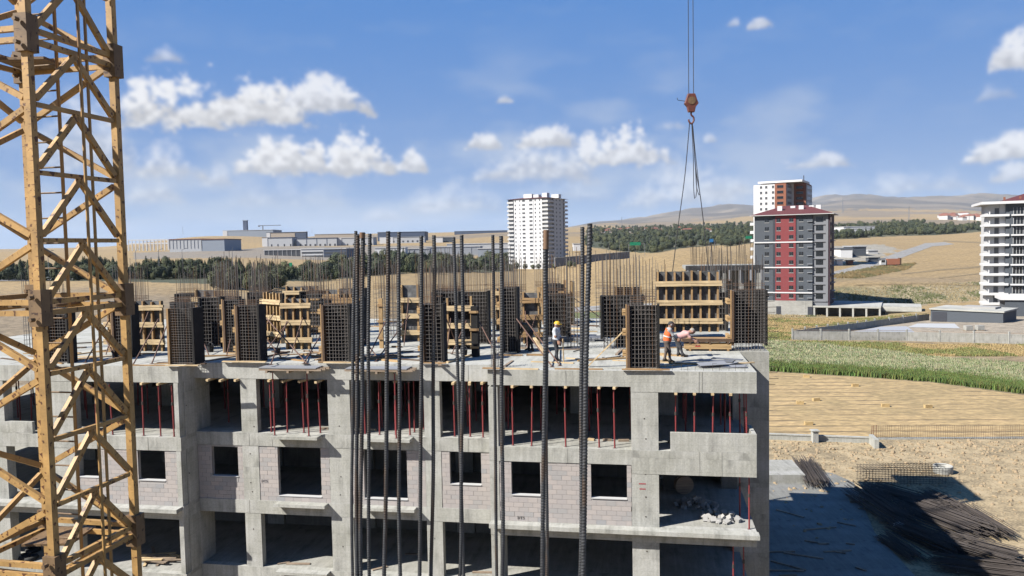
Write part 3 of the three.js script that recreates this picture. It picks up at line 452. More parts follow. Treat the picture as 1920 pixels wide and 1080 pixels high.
for (const [px, py] of [[1135, 823], [1140, 818], [1090, 822], [1170, 818], [1110, 817], [1258, 822], [700, 815], [815, 806], [610, 803]]) { const v = px > 917 ? 1.3 : MV + 0.9, t = bthing('block_offcut', 'offcut of timber lying on the propped floor', 'timber offcut', fu(px, v, py), L1, v, rr(-1, 1), 'offcuts on the propped floor'); part('offcut', boxAt(-rr(0.1, 0.3), rr(0.1, 0.3), 0.002, 0.09, -0.05, 0.05), R() < 0.5 ? M.woodGrey : M.woodPale, t); }

// ───────────────────────── formwork, cages and starter bars on the deck ─────────────────────────
// rebar cage of a wall or column, standing in a three-sided black form: w wide, d deep, h form height, top = bar height
function makeCage(o, label, group) {
  const { u, v, w, d = 0.5, h = 2.55, top = 4.2, form = true, turn = 0, nx = Math.max(3, Math.round(w / 0.17)), rows = 14, base = 0, side = M.woodDark, mesh = h, thin = false } = o;
  const t = bthing('rebar_cage', label, 'rebar cage', u + w / 2, DECK, v, turn, group), q = rng(Math.round((u + 50) * 977 + v * 131)), hw = w / 2;
  if (form) {
    part('side_board', boxAt(-hw - 0.1, -hw, base, h, -d, 0.06), side, t); part('side_board', boxAt(hw, hw + 0.09, base, h + 0.03, -d, 0.06), M.plyBlack, t);
    part('back_board', boxAt(-hw, hw, base, h + (q() - 0.5) * 0.1, -d, -d + 0.04), M.plyBlack, t);
    if (side === M.woodDark && !thin) { part('edge_batten', boxAt(-hw - 0.16, -hw - 0.104, base, h + 0.04, -0.06, 0.04), M.wood2, t); for (const y of [0.5, 1.35, 2.15]) { part('wale', boxAt(-hw - 0.3, -hw - 0.164, y, y + 0.1, -d - 0.15, -0.02), M.wood, t); part('wale', boxAt(-hw - 0.3, -hw - 0.164, y + 0.125, y + 0.225, -d - 0.15, -0.02), M.wood, t); } }
  }
  const r = 0.0118, z0 = -0.02, z1 = -d + 0.1;
  for (let i = 0; i < nx; i++) for (const z of thin ? [z0] : [z0, z1]) { const x = -hw + 0.06 + (w - 0.12) * i / (nx - 1) + (q() - 0.5) * 0.03, T_ = top + (q() - 0.65) * 0.9; part('rebar', rod(V3(x, 0.01, z), V3(x + (q() - 0.5) * 0.07, T_, z + (q() - 0.5) * 0.07), r, 5), q() < 0.16 ? M.rebarRust : z === z0 ? M.rebarSunlit : M.rebar, t); }  // front row in the lighter sunlit tone, rear row darker
  const ring = y => { const a = (q() - 0.5) * 0.025, k = 0.007; return merge([rod(V3(-hw + 0.03, y + a, z0 + 0.018), V3(hw - 0.03, y - a, z0 + 0.018), k, 4), rod(V3(-hw + 0.03, y + a, z1 - 0.018), V3(hw - 0.03, y - a, z1 - 0.018), k, 4), rod(V3(-hw + 0.03, y + a, z0 + 0.018), V3(-hw + 0.03, y + a, z1 - 0.018), k, 4), rod(V3(hw - 0.03, y - a, z0 + 0.018), V3(hw - 0.03, y - a, z1 - 0.018), k, 4)]); };
  for (let k = 0; k < rows; k++) part('stirrup', ring(0.08 + (mesh - 0.1) * k / (rows - 1)), M.rebarSunlit, t);
  for (let k = 0; k < 4; k++) if (q() < 0.8) part('stirrup', ring(mesh + 0.05 + k * 0.09), M.rebarRust, t);
  return t;
}
const FRONT = 'open-fronted form with rebar grid at the front deck edge', FG = 'forms with rebar grids along the deck edge';
const CG = 'rebar cages farther back on the deck', CL = 'bare rebar cage with tall starter bars farther back on deck';
makeCage({ u: -0.14 + 0.1, v: 0.45, w: 1.08, nx: 8, rows: 15, top: 3.2, d: 0.42 }, 'form with dark rebar grid beside the worker in orange vest');
makeCage({ u: -1.45, v: 6.2, w: 1.85, nx: 12, rows: 14, top: 4.2, d: 0.7, base: 0.5, thin: false, side: M.plyBlack }, 'wide black rebar grid with tall starter bars behind the front form');
makeCage({ u: 4.55, v: 5.84, w: 1.38, nx: 10, rows: 20, top: 4.2, h: 2.75, d: 0.8, base: 0.25 }, 'dense rebar cage on the outer corner of the deck beside plank-edged form');
makeCage({ u: -5.72, v: 17.6, w: 0.9, nx: 6, rows: 14, top: 3.6, d: 0.5 }, 'far black form with rebar standing near the rear deck edge');
makeCage({ u: -5.98, v: 4.75, w: 0.62, nx: 5, rows: 20, top: 4.4, h: 3.05, d: 0.6 }, 'tall narrow rebar grid behind the bent worker in dark clothes');
makeCage({ u: -8.9, v: 1.68, w: 0.82, nx: 5, rows: 16, top: 4.0 }, FRONT, FG);
makeCage({ u: -13.38, v: 1.46, w: 1.14, nx: 8, rows: 17, top: 3.7, thin: false }, FRONT, FG);
makeCage({ u: -17.45, v: 1.41, w: 0.95, nx: 7, rows: 19, top: 4.5, d: 0.6 }, FRONT, FG);
makeCage({ u: -19.85, v: 4.41, w: 0.75, nx: 6, rows: 18, top: 4.6, h: 2.6, d: 0.5 }, CL, CG);
makeCage({ u: -20.35, v: 0.64, w: 1.12, nx: 9, rows: 24, top: 3.0, h: 2.5, d: 0.75, side: M.wood2, mesh: 2.75 }, 'black form with thick timber side on the left wing corner');
makeCage({ u: -26.5, v: 0.65, w: 0.95, nx: 7, rows: 18, top: 3.6, d: 0.5 }, FRONT, FG);
makeCage({ u: -24.6, v: 2.6, w: 0.9, nx: 7, rows: 16, top: 4.2 }, CL, CG);
makeCage({ u: -5.72, v: 0.35, w: 0.34, nx: 3, rows: 8, top: 1.15, h: 1.0, mesh: 1.0, form: false, d: 0.4 }, 'short stub of rebar cage on the deck edge by black planks');
for (const [u, v, w, top, h, rows] of [[-8.8, 7.95, 1.4, 4.3, 2.7, 15], [-10.6, 6.5, 0.9, 4.1, 2.2, 10], [-4.6, 9.4, 1.2, 4.3, 2.4, 12], [-7.2, 11.8, 1.2, 4.4, 2.5, 12], [-11.6, 12.5, 1.6, 4.3, 2.4, 10], [-14.9, 7.4, 1.0, 4.6, 2.5, 14], [-14.5, 11.5, 1.3, 4.4, 2.5, 12], [-18.3, 10.2, 1.3, 4.4, 2.5, 12], [-21.9, 10.5, 1.2, 4.3, 2.4, 12], [-22.4, 6.4, 1.1, 4.2, 2.6, 14], [-20.6, 14.5, 1.4, 4.5, 2.4, 10], [-25.5, 12.8, 1.4, 4.2, 2.2, 9], [-29.5, 9.6, 1.6, 4.2, 2.2, 9], [-31.5, 4.6, 1.2, 4.2, 2.3, 10], [-16.6, 16.4, 1.5, 4.3, 2.4, 9], [-12.6, 17.2, 1.5, 4.2, 2.3, 9], [-9.4, 16.5, 1.3, 4.3, 2.3, 9], [-1.0, 12.0, 1.3, 4.3, 2.4, 9], [0.4, 9.2, 1.2, 4.1, 2.3, 9], [-25.8, 17.5, 1.4, 4.1, 2.2, 8], [-30.5, 16.5, 1.6, 4.1, 2.2, 8], [3.6, 13.8, 1.4, 4.2, 2.2, 8], [4.4, 17.4, 1.3, 4.3, 2.4, 9], [-23.2, 9.2, 1.2, 4.7, 2.4, 10], [-16.0, 9.4, 1.3, 4.8, 2.5, 12], [-13.2, 14.6, 1.4, 4.7, 2.4, 10], [-10.4, 10.2, 1.3, 4.8, 2.5, 12], [-6.4, 6.6, 1.0, 4.8, 2.6, 14], [-3.2, 6.2, 0.9, 4.6, 2.5, 11], [-19.0, 17.2, 1.5, 4.6, 2.4, 9], [-23.0, 13.6, 1.4, 4.6, 2.3, 9], [-27.5, 6.8, 1.2, 4.5, 2.3, 9], [-2.4, 15.4, 1.3, 4.4, 2.4, 9], [-6.6, 19.2, 1.4, 4.3, 2.3, 9]])
  makeCage({ u, v, w, top, h, rows, mesh: h, nx: Math.round(w / 0.16), form: R() < 0.4, thin: false, side: M.plyBlack }, CL, CG);

// timber wall-form panel: plywood sheet, vertical studs, doubled walers, raking braces
function makePanel(o, label, group) {
  const { u, v, w, h = 2.55, turn = 0, n = Math.max(3, Math.round(w / 0.48)), lift = 0, walers = [0.42, 1.3, 2.15], braces = 2, ext = 0.14, skin = M.plyGrey, wood = M.wood, pale = M.woodPale, over = 0 } = o;
  const t = bthing('wall_formwork', label, 'wall formwork', u + w / 2, DECK + lift, v, turn, group), hw = w / 2, q = rng(Math.round((u + 60) * 311 + v * 77));
  part('plywood_sheet', boxAt(-hw, hw, 0.02, h, -0.13, -0.1), skin, t);
  for (let i = 0; i < n; i++) { const x = -hw + 0.06 + (w - 0.12) * i / (n - 1); part('stud', boxAt(x - 0.045, x + 0.045, q() * 0.03, h + over + (q() - 0.5) * 0.12, -0.098, 0.06), q() < 0.5 ? wood : M.wood2, t); }
  for (const y of walers) for (const k of [0, 1]) { const a = (q() - 0.5) * 0.03, yy = y + k * 0.135; part('waler', stick(V3(-hw - ext - q() * 0.08, yy - a, 0.12), V3(hw + ext * 0.6 + q() * 0.1, yy + a, 0.12), 0.1, 0.12), pale, t); }
  for (let i = 0; i < braces; i++) { const x = -hw * 0.6 + w * 0.6 * (braces > 1 ? i / (braces - 1) : 0.5), s = (q() - 0.5) * 1.2; part('brace', rod(V3(x, h * (0.55 + 0.25 * q()), 0.2), V3(x + s, 0.02, 1.3 + q() * 0.6), 0.027, 6), M.brace, t); }
  return t;
}
const hung = makePanel({ u: 1.12, v: 9, w: 3.05, h: 3.05, n: 8, lift: 0.5, walers: [0.5, 1.42, 2.38], braces: 0, ext: 0.16, skin: M.plyGrey }, 'big new timber wall form hanging from the crane slings');
const PG = 'timber wall forms braced on the deck', PL = 'timber wall form with double walers braced on the deck';
makePanel({ u: -9.0, v: 5.93, w: 1.3, n: 2, walers: [0.3, 1.1, 1.95], skin: M.plyBlack, over: 0.35, h: 2.2 }, 'two-post timber form with three double walers', undefined);
makePanel({ u: -26.6, v: 4.74, w: 3.1, n: 7, braces: 3, skin: M.plyGrey }, 'wide timber wall form with pale walers beside the crane mast');
makePanel({ u: -25.4, v: 10.67, w: 1.3, h: 2.75, braces: 2 }, PL, PG);
makePanel({ u: -20.2, v: 8.33, w: 1.7, turn: -0.55, h: 2.7, n: 6, braces: 2 }, 'timber form set at an angle to the others with raking braces');
makePanel({ u: -17.3, v: 5.65, w: 1.3, n: 4, braces: 2 }, PL, PG);
makePanel({ u: -18.1, v: 12.6, w: 1.55, h: 2.6, pale: M.wood2, braces: 1 }, PL, PG);
makePanel({ u: -12.3, v: 8.96, w: 1.0, h: 3.0, n: 2, braces: 1 }, PL, PG);
makePanel({ u: -5.6, v: 8.1, w: 0.9, h: 2.6, n: 2, braces: 2, pale: M.wood2 }, PL, PG);
makePanel({ u: -4.3, v: 18.0, w: 0.5, h: 2.7, n: 3, walers: [], braces: 2, turn: -1.2 }, 'narrow end form standing by the rear deck edge with long braces');
makePanel({ u: -22.6, v: 16.5, w: 2.2, h: 2.6, braces: 1 }, PL, PG);
makePanel({ u: -8.2, v: 14.2, w: 1.5, h: 2.5, braces: 1 }, PL, PG);
makePanel({ u: -0.9, v: 7.2, w: 1.3, h: 2.9, n: 4, walers: [2.3], braces: 0, pale: M.wood2, skin: M.plyBlack }, 'brown form topped with short studs behind the wide rebar grid');
makePanel({ u: -13.5, v: 3.3, w: 1.0, h: 2.9, n: 4, walers: [2.55], braces: 0, pale: M.wood2, skin: M.plyBlack }, 'brown form with a single top waler behind a front form');
// closed black forms
for (const [u, v, w, d, h] of [[-19.3, 12.4, 0.8, 0.6, 2.55], [-22.9, 4.5, 0.25, 1.2, 2.5], [-4.75, 17.4, 0.25, 0.9, 2.5], [-15.3, 5.9, 0.2, 1.0, 2.45], [-7.2, 3.4, 0.3, 0.4, 2.3]]) { const t = bthing('black_form', 'closed black plywood form box on the deck', 'formwork box', u + w / 2, DECK, v, 0, 'closed black plywood form boxes'); part('front_board', boxAt(-w / 2, w / 2, 0, h, -0.04, 0), M.plyBlack, t); part('back_board', boxAt(-w / 2, w / 2, 0, h, -d, -d + 0.04), M.plyBlack, t); part('side_board', boxAt(-w / 2, -w / 2 + 0.04, 0, h, -d + 0.043, -0.043), M.plyBlack, t); part('side_board', boxAt(w / 2 - 0.04, w / 2, 0, h, -d + 0.043, -0.043), M.plyBlack, t); for (const y of [0.4, 1.2, 2.0]) part('clamp_rail', boxAt(-w / 2 - 0.06, w / 2 + 0.06, y, y + 0.1, 0.004, 0.07), M.wood2, t); }
// lone posts and raking props
for (const [px, py, h, m] of [[716, 653, 2.5, M.wood], [1012, 616, 2.5, M.wood], [1060, 597, 2.6, M.wood2]]) { const [u, v] = deckUV(px, py), t = bthing('timber_post', 'upright timber post with short cleats on the deck', 'timber post', u, DECK, v, 0, 'timber posts on the deck'); part('post', boxAt(-0.1, 0.1, 0, h, -0.06, 0.06), m, t); for (const y of [0.45, 1.3, 2.1]) part('cleat', boxAt(-0.13, 0.13, y, y + 0.12, 0.064, 0.12), M.wood2, t); }
const brace = (px0, py0, h, px1, py1, m, label, group) => { const a = deckUV(px0, py0), b = deckUV(px1, py1), t = bthing('raking_prop', label, 'raking prop', b[0], DECK, b[1], 0, group); part('tube', rod(V3(0, 0.025, 0), V3(a[0] - b[0], h, b[1] - a[1]), 0.03, 7), m, t); part('foot', boxAt(-0.09, 0.09, 0, 0.012, -0.07, 0.07), m, t); };
const BG = 'raking steel props on the deck', BLb = 'dark raking steel prop between forms and deck';
for (const a of [[497, 665, 1.9, 575, 682], [540, 660, 1.5, 508, 684], [620, 650, 1.4, 570, 682], [490, 668, 1.2, 528, 672], [370, 655, 1.3, 392, 668], [400, 640, 1.5, 470, 655], [660, 660, 1.5, 705, 668], [725, 655, 1.4, 690, 672], [770, 645, 1.5, 705, 678], [970, 668, 1.7, 1035, 688], [985, 662, 1.6, 1050, 686], [838, 660, 1.6, 860, 655], [1060, 600, 1.9, 1128, 598], [1060, 600, 1.4, 1110, 604], [300, 668, 1.8, 250, 684], [315, 670, 1.5, 285, 682], [185, 660, 1.6, 215, 672], [215, 655, 1.9, 160, 680], [440, 655, 1.2, 425, 668], [895, 650, 1.5, 930, 665]]) brace(a[0], a[1], a[2], a[3], a[4], M.brace, BLb, BG);
{ const a = deckUV(1178, 690), b = deckUV(1103, 688), t = bthing('timber_shore', 'pale timber shore leaning on the form beside the orange-vested worker', 'timber shore', b[0], DECK, b[1]); part('plank', stick(V3(0, 0.04, 0), V3(a[0] - b[0] - 0.05, 1.62, b[1] - a[1]), 0.14, 0.05), M.woodPale, t); const c = deckUV(1000, 658), d = deckUV(1022, 665), s = bthing('timber_shore', 'pale timber shore slanting beside the bent worker', 'timber shore', d[0], DECK, d[1]); part('plank', stick(V3(0, 0.03, 0), V3(c[0] - d[0] - 0.3, 1.1, d[1] - c[1] - 0.2), 0.16, 0.05), M.woodPale, s); }
// stacked beams, sheets and loose boards
{ const [u, v] = deckUV(1283, 657), w = 2.1, t = bthing('timber_beam_stack', 'stack of brown timber beams with red paint marks beside the workers', 'timber stack', u, DECK, v - 0.2); for (let i = 0; i < 4; i++) part('beam', boxAt(0, w, 0.09, 0.33, -i * 0.15 - 0.12, -i * 0.15), M.wood, t); for (let i = 0; i < 5; i++) part('beam', boxAt(-0.1 - 0.03 * i, w + 0.1, 0.42, 0.56, -i * 0.15 - 0.13, -i * 0.15 + 0.02), i ? M.wood2 : M.woodDark, t); for (const x of [0.2, 1.1, 1.9]) { part('bearer', boxAt(x, x + 0.1, 0.002, 0.088, -0.6, 0.02), M.wood2, t); part('bearer', boxAt(x, x + 0.1, 0.332, 0.418, -0.6, 0.02), M.woodDark, t); } part('paint_mark', boxAt(0.48, 0.72, 0.2, 0.23, 0.001, 0.005), mat(rgb(0.55, 0.03, 0.03)), t); part('paint_mark', boxAt(0.5, 0.58, 0.24, 0.28, 0.001, 0.005), M.prop, t); part('paint_mark', boxAt(0.62, 0.7, 0.24, 0.28, 0.001, 0.005), M.prop, t); }
{ const [u, v] = deckUV(1345, 688), t = bthing('steel_sheet_pile', 'loose pile of grey form sheets at the right end of deck', 'form sheets', u, DECK, v); let k = 0; for (const [x, z, w, d, a, y, tl] of [[-0.1, 0, 1.3, 0.7, 0.1, 0.03, 0.02], [0.2, -0.3, 1.2, 0.6, 0.5, 0.1, 0.12], [-0.05, -0.6, 1.5, 0.25, -0.35, 0.16, 0.1], [0.6, 0.1, 1.0, 0.45, 0.05, 0.05, 0.03], [0.45, -0.7, 1.3, 0.2, -0.5, 0.22, 0.12], [-0.2, 0.1, 1.1, 0.6, 0.2, 0.15, 0.05]]) { const s = part('sheet', UNIT, k++ % 2 ? M.foilGrey : M.metal, t); s.scale.set(w, 0.025, d); s.rotation.set(tl, a, tl * 0.6); s.position.set(x, y, z); } }
{ const [u, v] = deckUV(1310, 632), t = bthing('pale_sheet_stack', 'flat stack of pale form sheets under the hanging panel', 'form sheets', u, DECK, v - 0.4); for (let i = 0; i < 5; i++) { const s = part('sheet', UNIT, i % 2 ? M.offwhite : M.conc2, t); s.scale.set(2.3 - i * 0.1, 0.03, 0.9); s.position.set(0.3 + rr(-0.1, 0.1), 0.02 + i * 0.035, rr(-0.1, 0.1)); s.rotation.y = rr(-0.1, 0.1); } }
{ const [u, v] = deckUV(1060, 640), t = bthing('steel_channel_stack', 'low stack of grey steel channels on the deck behind the helmeted worker', 'steel stack', u, DECK, v); for (let i = 0; i < 14; i++) part('channel', boxAt(-2.2 - rr(0, 0.5), 1.4 + rr(0, 0.8), 0.01 + (i % 2) * 0.1, 0.1 + (i % 2) * 0.1, -0.22 * Math.floor(i / 2) - 0.08, -0.22 * Math.floor(i / 2) + 0.06), i % 3 ? M.foilGrey : M.metal, t); }
const boardM = [M.woodPale, M.wood2, M.woodGrey, M.woodDark, M.wood];
for (let i = 0; i < 130; i++) {
  const u = rr(-30, 4.3), v = i < 60 ? rr(0.5, 5) : rr(2, 20), L = rr(0.5, 2.6), a = rr(-0.5, 0.5) + (R() < 0.2 ? 1.4 : 0); if (u > UC && u < UM && v < 1.9) continue;
  const t = bthing('scrap_board', 'scrap board lying loose among the forms on the deck', 'scrap board', u, DECK, v, a, 'scrap boards strewn over the deck'); part('board', boxAt(-L / 2, L / 2, 0.002, 0.03 + rr(0, 0.05), -rr(0.04, 0.1), 0.06), boardM[Math.floor(R() * 5)], t);
}
{ const [u, v] = deckUV(1150, 672), t = bthing('steel_trestle', 'small rectangular steel frame lying flat on the open deck', 'steel frame', u, DECK, v, 0.75); for (const z of [-0.11, 0.11]) part('rail', boxAt(-0.5, 0.5, 0.002, 0.05, z - 0.025, z + 0.025), M.rebar, t); for (const x of [-0.5, 0.5]) part('end_bar', boxAt(x - 0.025, x + 0.025, 0.052, 0.08, -0.14, 0.14), M.rebar, t); }
// small stirrup hoops and ties along the deck edge
{ const t = bthing('edge_ties', 'row of thin wire ties sticking up along the right deck edge', 'wire ties', 2.6, DECK, 0.22); for (let i = 0; i < 12; i++) { const x = -1.6 + i * 0.3 + rr(-0.06, 0.06), h = rr(0.1, 0.3); part('tie', merge([rod(V3(x, 0, 0), V3(x + 0.01, h, 0), 0.006, 4), rod(V3(x, h, 0), V3(x + 0.16, h + 0.01, 0.01), 0.006, 4)]), M.rebar, t); } }
{ const t = bthing('edge_bars', 'thin rebar stubs sticking out of the outer shear wall', 'rebar stubs', UE, DECK - 1.5, 5.7); for (let i = 0; i < 16; i++) part('stub', rod(V3(-0.15, i * 0.27, -0.05), V3(0.2 + rr(0, 0.25), i * 0.27 + rr(-0.03, 0.03), -0.05 + rr(-0.1, 0.1)), 0.013, 5), M.rebar, t); }

for (const [px, py] of [[1095, 640], [1225, 664], [870, 668], [640, 668], [520, 664], [1010, 640], [395, 660]]) { const [u, v] = deckUV(px, py), t = bthing('bucket', 'black builder bucket standing on the deck', 'bucket', u, DECK, v, 0, 'buckets on the deck'); part('pail', new THREE.CylinderGeometry(0.17, 0.13, 0.3, 14, 1, true).translate(0, 0.15, 0), M.rubber, t); part('bottom', new THREE.CylinderGeometry(0.13, 0.13, 0.02, 14).translate(0, 0.012, 0), M.rubber, t); part('handle', new THREE.TorusGeometry(0.165, 0.008, 5, 14, Math.PI).translate(0, 0.3, 0), M.metal, t); }
for (const [pts, label] of [[[[1075, 660], [1100, 652], [1085, 645], [1120, 636], [1140, 644]], 'black cable looping over the open deck near the helmeted worker'], [[[690, 676], [730, 664], [770, 670], [820, 658], [870, 672]], 'black cable winding between the front forms']]) { const P = pts.map(([x, y]) => { const [u, v] = deckUV(x, y); return [u, v]; }), t = bthing('cable', label, 'cable', P[0][0], DECK, P[0][1]); part('cable_run', new THREE.TubeGeometry(new THREE.CatmullRomCurve3(P.map(([u, v]) => V3(u - P[0][0], 0.02, P[0][1] - v))), 40, 0.018, 5), M.rubber, t); }

// ───────────────────────── crane: mast, jib, hook, slings ─────────────────────────
const cA = V3(-5.18, 0, -8.43), cAB = V3(0.27, 0, -1.29), cAE = V3(-1.29, 0, -0.27);
const crane = thing('tower_crane', 'yellow lattice tower crane mast with inner ladder in front of the building', 'tower crane', V3(cA.x, 0, cA.z));
{
  const corner = { A: V3(0, 0, 0), B: cAB.clone(), D: cAB.clone().add(cAE), E: cAE.clone() }, P = (k, y) => corner[k].clone().setY(y);
  const jointY = 22.65, ph = 0.742, H = 44, LW = 0.082;
  const out = { A: [1, 1], B: [1, -1], D: [-1, -1], E: [-1, 1] };
  const ex = cAE.clone().normalize().negate(), ez = cAB.clone().normalize().negate();
  for (const k of 'ABDE') {   // angle-section legs, three sheets round the corner
    const n = Math.ceil(H / 2.968), s = out[k];
    for (let i = -8; i < 8; i++) { const y0 = Math.max(0.2, jointY + i * 4 * ph + 0.012), y1 = jointY + (i + 1) * 4 * ph - 0.012; if (y1 < 0.4) continue; const c = P(k, 0), g = [stick(V3(c.x, y0, c.z).addScaledVector(ez, -s[1] * 0.0), V3(c.x, y1, c.z), LW, LW, ex)]; part('leg', merge(g), M.crane, crane); }
  }
  const face = (a, b, pat, off) => {
    const A = corner[a], B = corner[b], dir = B.clone().sub(A).normalize(), mid = A.clone().lerp(B, 0.5), at = (t, y) => A.clone().lerp(B, t).setY(y);
    const e0 = 0.07 / 1.318, e1 = 1 - e0;
    for (let i = -30; i < 24; i++) {
      const y = jointY + i * ph; if (y < 0.5 || y > H - 0.5) continue; const joint = ((i % 4) + 4) % 4 === 0;
      if (pat === 'K' || joint) { if (joint) { for (const dy of [-0.06, 0.06]) part('cross_member', stick(at(e0, y + dy), at(e1, y + dy), 0.05, 0.06), M.crane, crane); } else part('cross_member', stick(at(e0, y), at(e1, y), 0.045, 0.05), M.crane, crane); }
      const yl = y - ph + 0.06, yu = y - (joint ? 0.1 : 0.04);
      if (pat === 'K') { part('diagonal', stick(at(0.5, yu), at(e0, yl), 0.048, 0.07), M.crane, crane); part('diagonal', stick(at(0.5, yu), at(e1, yl), 0.048, 0.07), M.crane, crane); }
      else { const f = ((i + off) % 2 + 2) % 2; part('diagonal', stick(at(f ? e0 : e1, y - 0.06), at(f ? e1 : e0, yl), 0.048, 0.066), M.crane, crane); }
    }
  };
  face('A', 'B', 'K', 0); face('A', 'E', 'Z', 0); face('B', 'D', 'Z', 1); face('E', 'D', 'Z', 1);
  // splice sleeves at the section joints
  for (let i = -7; i < 8; i++) { const y = jointY + i * 4 * ph; if (y < 1 || y > H) continue; for (const k of 'ABDE') { const c = P(k, y), w = 0.08; part('splice_sleeve', stick(c.clone().setY(y - 0.2), c.clone().setY(y + 0.2), w * 2, w * 2, ex), M.craneDark, crane); for (const dy of [-0.12, 0.12]) part('bolt', rod(c.clone().setY(y + dy).addScaledVector(ez, 0.1), c.clone().setY(y + dy).addScaledVector(ez, 0.16), 0.025, 6), M.craneDark, crane); } }
  // inner ladder with rungs, and guard rods
  const ladder = new THREE.Group(); ladder.name = 'ladder'; crane.add(ladder);
  const l0 = corner.A.clone().lerp(corner.D, 0.55).addScaledVector(ex, 0.1), lx = ex.clone();
  for (const [o, w] of [[0, 0.34]]) { const a = l0.clone().addScaledVector(lx, o), b = a.clone().addScaledVector(lx, w); for (const q of [a, b]) part('ladder_rail', rod(q.clone().setY(1), q.clone().setY(H - 1), 0.02, 6), M.crane, ladder); for (let y = 12; y < 28; y += 0.3) part('rung', rod(a.clone().setY(y), b.clone().setY(y), 0.011, 5), M.craneDark, ladder); }
  for (const o of [0.62, 0.74]) { const q = l0.clone().addScaledVector(lx, o).addScaledVector(ez, o > 0.7 ? 0.1 : -0.15); part('guard_rod', rod(q.clone().setY(1), q.clone().setY(H - 1), 0.018, 6), M.crane, crane); }
  // rest platform boards at the joints, foot block, and the jib above the frame
  for (const y of [jointY - 4 * ph, jointY - 8 * ph, jointY]) part('rest_platform', boxAt(-0.95, -0.35, y - 0.05, y - 0.02, -1.5, -0.9), M.craneDark, crane);
  part('footing', boxAt(-2.6, 1.4, 0, 0.2, -2.8, 1.2), M.conc2, crane);
  const tip = BL(3.0, 0, 9).sub(V3(cA.x, 0, cA.z)), root = corner.A.clone().lerp(corner.D, 0.5), jd = tip.clone().sub(root).setY(0), JL = jd.length() + 6; jd.normalize(); const side = V3(-jd.z, 0, jd.x);
  const J = (s, o, y) => root.clone().addScaledVector(jd, s).addScaledVector(side, o).setY(y);
  for (const o of [-0.6, 0.6]) part('jib_chord', stick(J(-6, o, H + 0.3), J(JL, o, H + 0.3), 0.12), M.crane, crane); part('jib_chord', stick(J(-1, 0, H + 1.5), J(JL - 1, 0, H + 1.5), 0.12), M.crane, crane);
  for (let s = 0; s < JL - 1; s += 1.6) { for (const o of [-0.6, 0.6]) { part('jib_lacing', rod(J(s, o, H + 0.3), J(s + 0.8, 0, H + 1.5), 0.03, 5), M.crane, crane); part('jib_lacing', rod(J(s + 1.6, o, H + 0.3), J(s + 0.8, 0, H + 1.5), 0.03, 5), M.crane, crane); } part('jib_lacing', rod(J(s, -0.6, H + 0.3), J(s, 0.6, H + 0.3), 0.03, 5), M.crane, crane); }
}
{
  const top = atDepth(1296, 190, 38.35), X = top.x, Z_ = top.z, hk = thing('crane_hook_block', 'rust red crane hook block hanging on two wire ropes', 'hook block', V3(X, top.y, Z_));
  const s = 38.35 / F;   // metres per photo pixel there
  for (const x of [-4.5, 4.5]) part('hoist_rope', rod(V3(x * s, 12 * s, 0), V3(x * s * 0.9, 44.2 - top.y, 0), 0.018, 6), M.rope, hk);
  const sh = new THREE.Shape(); [[-6, 13], [6, 13], [9, 4], [12, -4], [7, -10], [5, -19], [-5, -19], [-7, -10], [-12, -4], [-9, 4]].forEach(([x, y], i) => (i ? sh.lineTo(x * s, y * s) : sh.moveTo(x * s, y * s)));
  const g = new THREE.ExtrudeGeometry(sh, { depth: 0.22, bevelEnabled: true, bevelSize: 0.02, bevelThickness: 0.02, bevelSegments: 1 }); g.translate(0, 0, -0.11); part('block_cheeks', g, M.hook, hk);
  part('sheave', new THREE.CylinderGeometry(0.19, 0.19, 0.3, 20).rotateX(Math.PI / 2).translate(0, 0.02, 0), M.craneDark, hk);
  part('limit_arm', new THREE.TubeGeometry(new THREE.CatmullRomCurve3([V3(-9 * s, 0, 0), V3(-20 * s, 2 * s, 0), V3(-25 * s, 3 * s, 0), V3(-26 * s, 7 * s, 0)]), 10, 0.015, 5), M.rope, hk);
  part('hook', new THREE.TubeGeometry(new THREE.CatmullRomCurve3([V3(0, -19 * s, 0), V3(0, -25 * s, 0), V3(4 * s, -29 * s, 0), V3(4.5 * s, -36 * s, 0), V3(0, -41 * s, 0), V3(-4.5 * s, -36 * s, 0), V3(-4.5 * s, -33 * s, 0)]), 24, 0.045, 7), M.hook, hk);
  const P = (px, py) => atDepth(px, py, 38.35).sub(hk.position), hang = (name, label, pts, r) => { const t = thing('chain_sling', label, 'chain sling', hk.position.clone(), 0); part('chain', new THREE.TubeGeometry(new THREE.CatmullRomCurve3(pts), 40, r, 5), M.rope, t); };
  hang('', 'taut sling leg running to the left end of the hanging form', [P(1293, 230), P(1284, 330), P(1272, 420), P(1261, 509)], 0.022);
  hang('', 'taut sling leg running to the right end of the hanging form', [P(1298, 230), P(1305, 320), P(1313, 368), P(1329, 509)], 0.022);
  hang('', 'slack sling loop hanging free below the hook on its longer end', [P(1297, 232), P(1300, 300), P(1301, 360), P(1303, 374), P(1306, 360), P(1302, 290), P(1298, 236)], 0.018);
  hang('', 'slack sling loop hooked back beside the taut right leg', [P(1298, 232), P(1303, 300), P(1307, 355), P(1312, 368), P(1310, 345), P(1303, 280), P(1299, 236)], 0.018);
}

